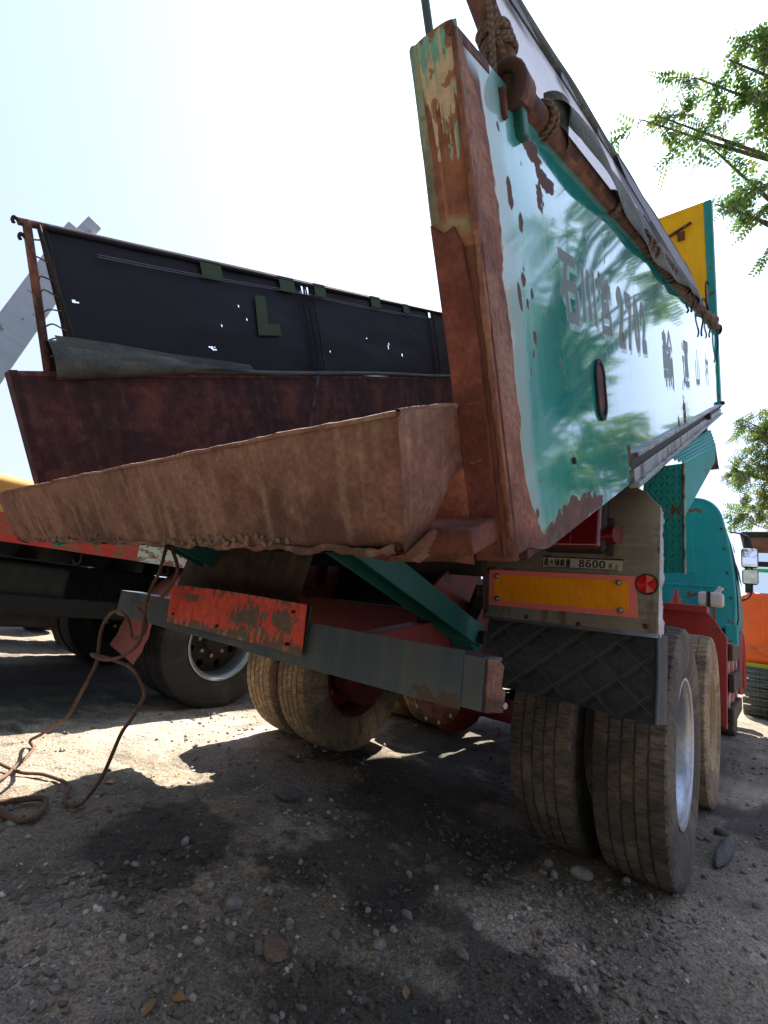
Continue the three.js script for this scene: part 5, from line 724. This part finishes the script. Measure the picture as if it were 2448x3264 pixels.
// nearest tree: trunk out of frame on the right, boughs reaching in over the truck
tree('nearest leafy tree whose sparse boughs hang in at the upper right', [5.3, 0, -6.7], 8.2, [
  [1.85, 8.2, -3.0], [1.75, 7.9, -3.2], [1.7, 7.6, -3.5], [1.75, 7.2, -3.8], [1.45, 8.1, -3.1], [1.30, 7.95, -3.1], [0.95, 7.95, -3.1], [0.55, 7.72, -3.2], [0.35, 7.75, -3.15], [1.25, 6.8, -4.2], [0.98, 7.5, -3.6], [1.62, 7.3, -3.8], [1.36, 6.9, -4.1], [1.08, 6.88, -4.15], [1.6, 6.95, -4.2], [1.45, 7.7, -3.4],
  ...around([3.2, 7.4, -5], 1.4, 6), ...around([5.2, 6.3, -6.7], 2.0, 30, 2.0)], { spread: 0.5, sprigs: 150, scale: 0.8, sparse: 22 });
tree('middle tree with loose foliage standing past the cab and the mirrors', [4.6, 0, -14.5], 8, [
  [1.15, 7.0, -12.3], [1.65, 6.9, -12.4], [1.9, 7.1, -12.4], [1.6, 6.3, -12.6], [0.85, 5.8, -12.7], [1.5, 5.8, -12.7], [1.05, 4.6, -13], [1.6, 5.0, -13], [1.7, 4.6, -13.2],
  ...around([3.2, 6.6, -13.5], 1.6, 7), ...around([4.8, 7.6, -14.5], 2.4, 16)], { spread: 0.7, sprigs: 130 });
tree('broad tree mirrored in the painted side wall', [7.6, 0, -9.5], 9.5, [...around([7.4, 7.4, -9.5], 2.8, 26, 2.4)], { spread: 0.9, sprigs: 150, scale: 1.15 });
tree('far tree at the right end of the yard', [9.5, 0, -19], 9, [...around([9.2, 7.4, -19], 3, 22, 2.2)], { spread: 1.0, sprigs: 120, scale: 1.3 });
tree('tree standing ahead of the cab, hidden by the raised bed', [-1.2, 0, -7.6], 6.6, [...around([-0.4, 6.0, -5.4], 0.55, 16, 0.35), ...around([-0.7, 6.2, -6.6], 0.7, 6, 0.4)], { spread: 0.55, sprigs: 160, scale: 0.9, lean: [0.4, 0.6] });
for (const [x, z, l] of [[-5.5, 7.5, 'unseen dense tree added behind the camera on the left'], [-1.0, 9.0, 'unseen dense tree added straight behind the camera'], [4.0, 8.0, 'unseen dense tree added behind the camera on the right'], [7.5, 3.5, 'unseen dense tree added beside the camera on the right']]) tree(l, [x, 0, z], 9, [...around([x, 6.4, z], 3.0, 30, 3.0)], { spread: 1.1, sprigs: 170, scale: 1.6 });  // unseen trees added around the camera to cut the sky fill
{ // unseen covered truck, added behind the camera to block sky light
  const ct = thing('added_truck', 'unseen covered truck added behind the camera to block sky light', 'truck', [0.4, 0, 4.6]);
  mesh('cargo_cover', (() => { const g = new RoundedBoxGeometry(5.6, 2.5, 2.4, 4, 0.15); g.translate(0, 2.35, 1.2); return buv(g); })(), CANVAS_GREEN, ct);
  mesh('deck', box(-2.8, 2.8, 0.9, 1.1, 0, 2.4, 0.02), DARKSTEEL, ct);
  mesh('chassis', box(-2.9, 3.0, 0.65, 0.9, 0.7, 1.7, 0.02), DARKSTEEL, ct);
  mesh('cab', (() => { const g = new RoundedBoxGeometry(1.7, 2.0, 2.3, 4, 0.15); g.translate(3.75, 1.6, 1.2); return buv(g); })(), BLUEGREY, ct);
  for (const x of [-1.9, -0.7, 3.6]) for (const z of [0.2, 2.2]) { const w = mesh('wheel', buv(lathe([[-0.13, 0.0], [-0.13, 0.36], [-0.11, 0.5], [0.11, 0.5], [0.13, 0.36], [0.13, 0.0]], 28)).rotateY(Math.PI / 2), RUBBER, ct); w.position.set(x, 0.5, z); }
}
// ---------------------------------------------------------------- steel cables hanging behind the bumper
{
  const A = [[-0.47, 1.17, 1.56], [-0.484, 1.073, 1.56], [-0.495, 0.963, 1.56], [-0.535, 0.89, 1.56], [-0.55, 0.819, 1.56], [-0.537, 0.757, 1.56], [-0.53, 0.709, 1.56], [-0.541, 0.661, 1.56], [-0.584, 0.621, 1.565], [-0.668, 0.582, 1.57], [-0.811, 0.551, 1.575], [-0.947, 0.552, 1.57], [-0.75, 0.559, 1.555], [-0.578, 0.555, 1.55], [-0.47, 0.521, 1.55], [-0.419, 0.48, 1.55], [-0.434, 0.426, 1.56], [-0.468, 0.373, 1.56], [-0.521, 0.307, 1.56], [-0.592, 0.141, 1.56], [-0.675, 0.025, 1.567], [-0.66, 0.014, 1.61], [-0.707, 0.014, 1.63], [-0.766, 0.014, 1.612], [-0.861, 0.02, 1.57], [-1.042, 0.014, 1.61], [-1.119, 0.014, 1.683], [-1.3, 0.014, 1.734]];
  const Bc = [[-0.42, 1.17, 1.56], [-0.433, 1.074, 1.56], [-0.375, 1.012, 1.56], [-0.348, 0.971, 1.56], [-0.37, 0.914, 1.56], [-0.428, 0.861, 1.56], [-0.53, 0.822, 1.555], [-0.659, 0.805, 1.55], [-0.579, 0.778, 1.55], [-0.528, 0.733, 1.55], [-0.537, 0.695, 1.555], [-0.59, 0.673, 1.565], [-0.629, 0.727, 1.575], [-0.688, 0.759, 1.575], [-0.771, 0.768, 1.57], [-0.853, 0.751, 1.565], [-0.919, 0.702, 1.56], [-0.945, 0.643, 1.555], [-0.937, 0.572, 1.55], [-0.926, 0.513, 1.55], [-0.949, 0.435, 1.56], [-1.005, 0.35, 1.56], [-1.083, 0.239, 1.56], [-1.172, 0.195, 1.56], [-1.337, 0.103, 1.56], [-1.47, 0.037, 1.56], [-1.40, 0.014, 1.561], [-1.189, 0.014, 1.685], [-1.069, 0.014, 1.765], [-0.95, 0.014, 1.9]];
  const G = [[-0.862, 0.016, 1.95], [-0.829, 0.016, 1.816], [-0.809, 0.02, 1.773], [-0.792, 0.02, 1.704], [-0.745, 0.02, 1.687], [-0.634, 0.018, 1.746], [-0.631, 0.018, 1.8], [-0.726, 0.018, 1.837], [-0.799, 0.018, 1.9], [-0.9, 0.016, 2.0]];
  const onG = (p) => p.map(([x, y, z]) => [x, Math.max(y, hgt(x, z) + 0.008), z]);
  tag(mesh('steel_cable', buv(tube(onG(A), 0.0075, 7, 320), 1), WIRE), 'rusty cable looping down from the bed and ending in a low bend on the ground', 'cable', 'rusty cables hanging by the bumper');
  tag(mesh('steel_cable', buv(tube(onG(Bc), 0.0075, 7, 340), 1), WIRE), 'rusty cable bent into an open arch beside the end of the bumper', 'cable', 'rusty cables hanging by the bumper');
  tag(mesh('steel_cable', buv(tube(onG(G), 0.011, 7, 120), 1), WIRE), 'short thick rusty cable loop lying on the ground', 'cable', 'rusty cables hanging by the bumper');
}
// ---------------------------------------------------------------- stones, gravel, fallen leaves
const stoneGeo = (k, sx, sy, sz) => { let g = mergeVertices(new THREE.IcosahedronGeometry(1, 2).deleteAttribute('normal').deleteAttribute('uv')); const p = g.attributes.position; for (let i = 0; i < p.count; i++) { const x = p.getX(i), y = p.getY(i), z = p.getZ(i), r = 0.74 + 0.5 * fbm(x * 1.3 + k * 7 + z, y * 1.3 + z * 0.8 + k, 3); const q = Math.round(r * 9) / 9 * 0.5 + r * 0.5; p.setXYZ(i, x * q * sx, y * q * sy, z * q * sz); } g = g.toNonIndexed(); g.computeVertexNormals(); return buv(g, 6, k * 0.37, k * 0.11); };
const stoneMat = (c) => M({ ...STONEMAP, color: lin(...c.map((v) => Math.min(0.6, v * 1.35))), bumpScale: 0.003, roughness: 0.95 });
const STONEMAP = maps(128, 128, (u, v) => { const a = fbm(u * 8, v * 8, 4, 8), c = vn(u * 60, v * 60, 60); return { c: [0, 1, 2].map(() => 0.78 + 0.25 * (a - 0.5) + 0.25 * (c - 0.5)), r: 0.95, b: 0.5 * a + 0.5 * c }; }, { rough: false });
for (const [x, z, s, flat, c, turn, label] of [
  [0.899, 0.325, 0.036, 0.6, [0.42, 0.39, 0.36], 0.4, 'large pale chunky stone in front of the gap between the twin tyres'],
  [0.775, 0.345, 0.019, 0.7, [0.4, 0.38, 0.35], 1.2, 'small rounded pale stone, uppermost of the trio left of the inner tyre foot'],
  [0.783, 0.43, 0.014, 0.7, [0.36, 0.34, 0.3], 0.1, 'small grey stone, leftmost of the trio left of the inner tyre foot'],
  [0.822, 0.42, 0.016, 0.9, [0.44, 0.42, 0.38], 2.0, 'little upright pale stone, lowest of the trio left of the inner tyre foot'],
  [1.034, 0.205, 0.014, 0.8, [0.45, 0.42, 0.38], 0.7, 'small pale stone touching the foot of the outer tyre'],
  [1.121, 0.255, 0.013, 0.7, [0.42, 0.38, 0.33], 1.7, 'small tan stone before the right end of the outer tyre foot'],
  [-0.298, 0.818, 0.062, 0.42, [0.15, 0.145, 0.14], 0.6, 'flat grey slab of rock in the shade below the bumper'],
  [0.202, 1.451, 0.024, 0.75, [0.34, 0.31, 0.28], 0.9, 'rounded pale stone standing alone at the left foreground'],
  [-0.191, 1.396, 0.017, 0.7, [0.4, 0.38, 0.35], 2.2, 'small whitish stone on the dark stain at the left'],
  [0.577, 1.06, 0.016, 0.7, [0.27, 0.25, 0.23], 0.2, 'dull grey stone on the stained ground left of centre foreground'],
  [0.761, 0.942, 0.013, 0.8, [0.4, 0.38, 0.36], 1.1, 'small pale stone lying by itself right of the foreground middle'],
  [0.443, 1.49, 0.042, 0.3, [0.24, 0.16, 0.115], 2.6, 'flat brown stone sunk in the foreground gravel'],
  [0.606, 1.236, 0.02, 0.5, [0.30, 0.27, 0.24], 1.5, 'flat grey brown stone at the bottom middle'],
  [0.789, 1.08, 0.018, 0.6, [0.26, 0.24, 0.22], 2.9, 'dull stone half sunk below the middle of the picture'],
  [-0.653, 1.816, 0.020, 0.5, [0.36, 0.34, 0.3], 0.5, 'pale stone beside the cable loop on the ground'],
  [1.305, -0.48, 0.17, 0.2, [0.13, 0.125, 0.11], 1.5, 'long dark rock wedged beside the outer tyre'],
  [1.275, -0.80, 0.03, 0.6, [0.14, 0.12, 0.1], 0.3, 'dark lump of dirt behind the outer tyre'],
]) { const m = mesh('stone', stoneGeo(x * 9 + z * 5, s * 1.2, s * 1.2 * flat, label.startsWith('long') ? s * 0.17 : s * 0.8), stoneMat(c)); m.position.set(x, hgt(x, z) + s * flat * 0.55, z); m.rotation.y = turn; tag(m, label, 'stone', 'single stones on the yard'); }
{
  const geos = [0, 1, 2].map((k) => { let g = mergeVertices(new THREE.IcosahedronGeometry(1, k === 2 ? 1 : 0).deleteAttribute('normal').deleteAttribute('uv')); const p = g.attributes.position; for (let i = 0; i < p.count; i++) { const r = 0.7 + 0.6 * h2(i * 7 + k * 31, k + 3); p.setXYZ(i, p.getX(i) * r, p.getY(i) * r * 0.65, p.getZ(i) * r * 0.85); } g = g.toNonIndexed(); g.computeVertexNormals(); return g; });
  const per = 5200, m = new THREE.Matrix4(), q = new THREE.Quaternion(), e = new THREE.Euler(), col = new THREE.Color();
  geos.forEach((g, k) => {
    const im = new THREE.InstancedMesh(g, M({ color: 0xffffff, roughness: 0.95 }), per); im.name = 'gravel' + (k ? '_00' + k : ''); im.castShadow = im.receiveShadow = true;
    let n = 0, tries = 0;
    while (n < per && tries++ < 400000) {
      const near = rnd() < 0.72, x = near ? rr(-0.9, 1.6) : rr(-2.4, 3.2), z = near ? rr(0.1, 2.1) : rr(-6, 2.2);
      const dens = 0.16 + 1.3 * sstep(0.48, 0.66, fbm(x * 2.6 + 5, z * 2.6 + 1, 4)) + 0.5 * sstep(0.5, 0.2, Math.abs(x - 0.3 - (z - 1.4) * 0.2)) * sstep(0.9, 1.5, z); if (rnd() > dens) continue;
      if (Math.hypot((x - 0.92) / 0.34, z / 0.2) < 1) continue;
      const s = (near ? 0.0016 : 0.004) + 0.0115 * Math.pow(rnd(), near ? 6 : 3.5) + (near ? 0.0012 : 0.004) * rnd();
      e.set(rr(-0.4, 0.4), rnd() * 6.283, rr(-0.4, 0.4)); q.setFromEuler(e); m.compose(new THREE.Vector3(x, hgt(x, z) + s * 0.25, z), q, new THREE.Vector3(s * rr(0.8, 1.3), s * rr(0.6, 1.1), s)); im.setMatrixAt(n, m);
      const t = rnd(), b = rr(0.55, 1.15) * (1 - 0.5 * stain(x, z)); if (t < 0.62) col.setRGB(0.225 * b, 0.195 * b, 0.16 * b); else if (t < 0.82) col.setRGB(0.37 * b, 0.335 * b, 0.285 * b); else if (t < 0.94) col.setRGB(0.22 * b, 0.155 * b, 0.115 * b); else col.setRGB(0.6 * b, 0.56 * b, 0.5 * b); im.setColorAt(n, col); n++;
    }
    im.count = n; tag(im, ['loose grey gravel strewn over the yard', 'fine broken gravel strewn over the yard', 'mixed small pebbles strewn over the yard'][k], 'gravel', null, 'stuff'); scene.add(im);
  });
  // fallen leaves
  const leaf = (x, z, L, c, turn, label) => { const g = grid(10, 6, (u, v) => { const w = Math.sin(u * Math.PI) * 0.32 * L * (1 - 0.25 * u); return [(u - 0.5) * L, 0.25 * w * Math.abs(v - 0.5) * 2 + 0.05 * L * Math.sin(u * 5), (v - 0.5) * 2 * w]; }); const m = mesh('fallen_leaf', g, M({ color: lin(...c), roughness: 0.8 })); m.position.set(x, hgt(x, z) + 0.006, z); m.rotation.set(0.25, turn, 0.15); tag(m, label, 'leaf', 'fallen leaves on the yard'); };
  leaf(0.758, 1.317, 0.034, [0.32, 0.17, 0.10], 2.2, 'tan fallen leaf lying on the dark ground at the bottom middle');
  leaf(0.422, 1.746, 0.038, [0.30, 0.15, 0.05], 0.5, 'orange fallen leaf, right one of the pair at the bottom left');
  leaf(0.40, 1.805, 0.042, [0.28, 0.15, 0.06], 1.9, 'brownish orange fallen leaf, left one of the pair at the bottom left');
  leaf(0.493, 0.943, 0.022, [0.30, 0.10, 0.06], 1.0, 'tiny reddish leaf on the oil stain before the inner tyre');
  leaf(-0.181, 1.79, 0.030, [0.30, 0.22, 0.12], 2.8, 'pale yellowish leaf at the far left foreground');
  leaf(-0.86, 1.40, 0.05, [0.36, 0.24, 0.10], 0.3, 'yellow brown leaf by the edge of the sunlit patch');
}
// ---------------------------------------------------------------- unseen stand-in shed, added for the pale arch mirrored in the painted wall
{
  const PALEW = M({ ...maps(256, 256, paintFn(hex(0xd8d5cb), hex(0x8a7a66), hex(0xa89a86), 0.7, hex(0xb9b2a2), 0.15, 0.6)), bumpScale: 0.002 });
  const sh = thing('shed', 'pale arched stand-in shed past the excavator, added for the mirrored arch', 'shed', [7.4, 0, -21]);
  mesh('arched_roof', grid(32, 10, (u, v) => { const a = u * Math.PI; return [3.2 * Math.cos(a), 3.4 + 2.6 * Math.sin(a), -v * 9]; }), PALEW, sh);
  mesh('front_wall', (() => { const p = [[-3.2, 0], [3.2, 0], ...Array.from({ length: 25 }, (_, i) => [3.15 * Math.cos(i / 24 * Math.PI), 3.4 + 2.55 * Math.sin(i / 24 * Math.PI)])]; return plate(p, 0.12, 0.01).translate(0, 0, 0); })(), PALEW, sh);
  for (const s of [-1, 1]) mesh('side_wall', box(s * 3.1, s * 3.2, 0, 3.4, -9, 0, 0.01), PALEW, sh);
  mesh('door', box(-1.2, 1.2, 0, 2.8, 0.13, 0.2, 0.01), BLUEGREY, sh);
}

renderer.render(scene, camera);
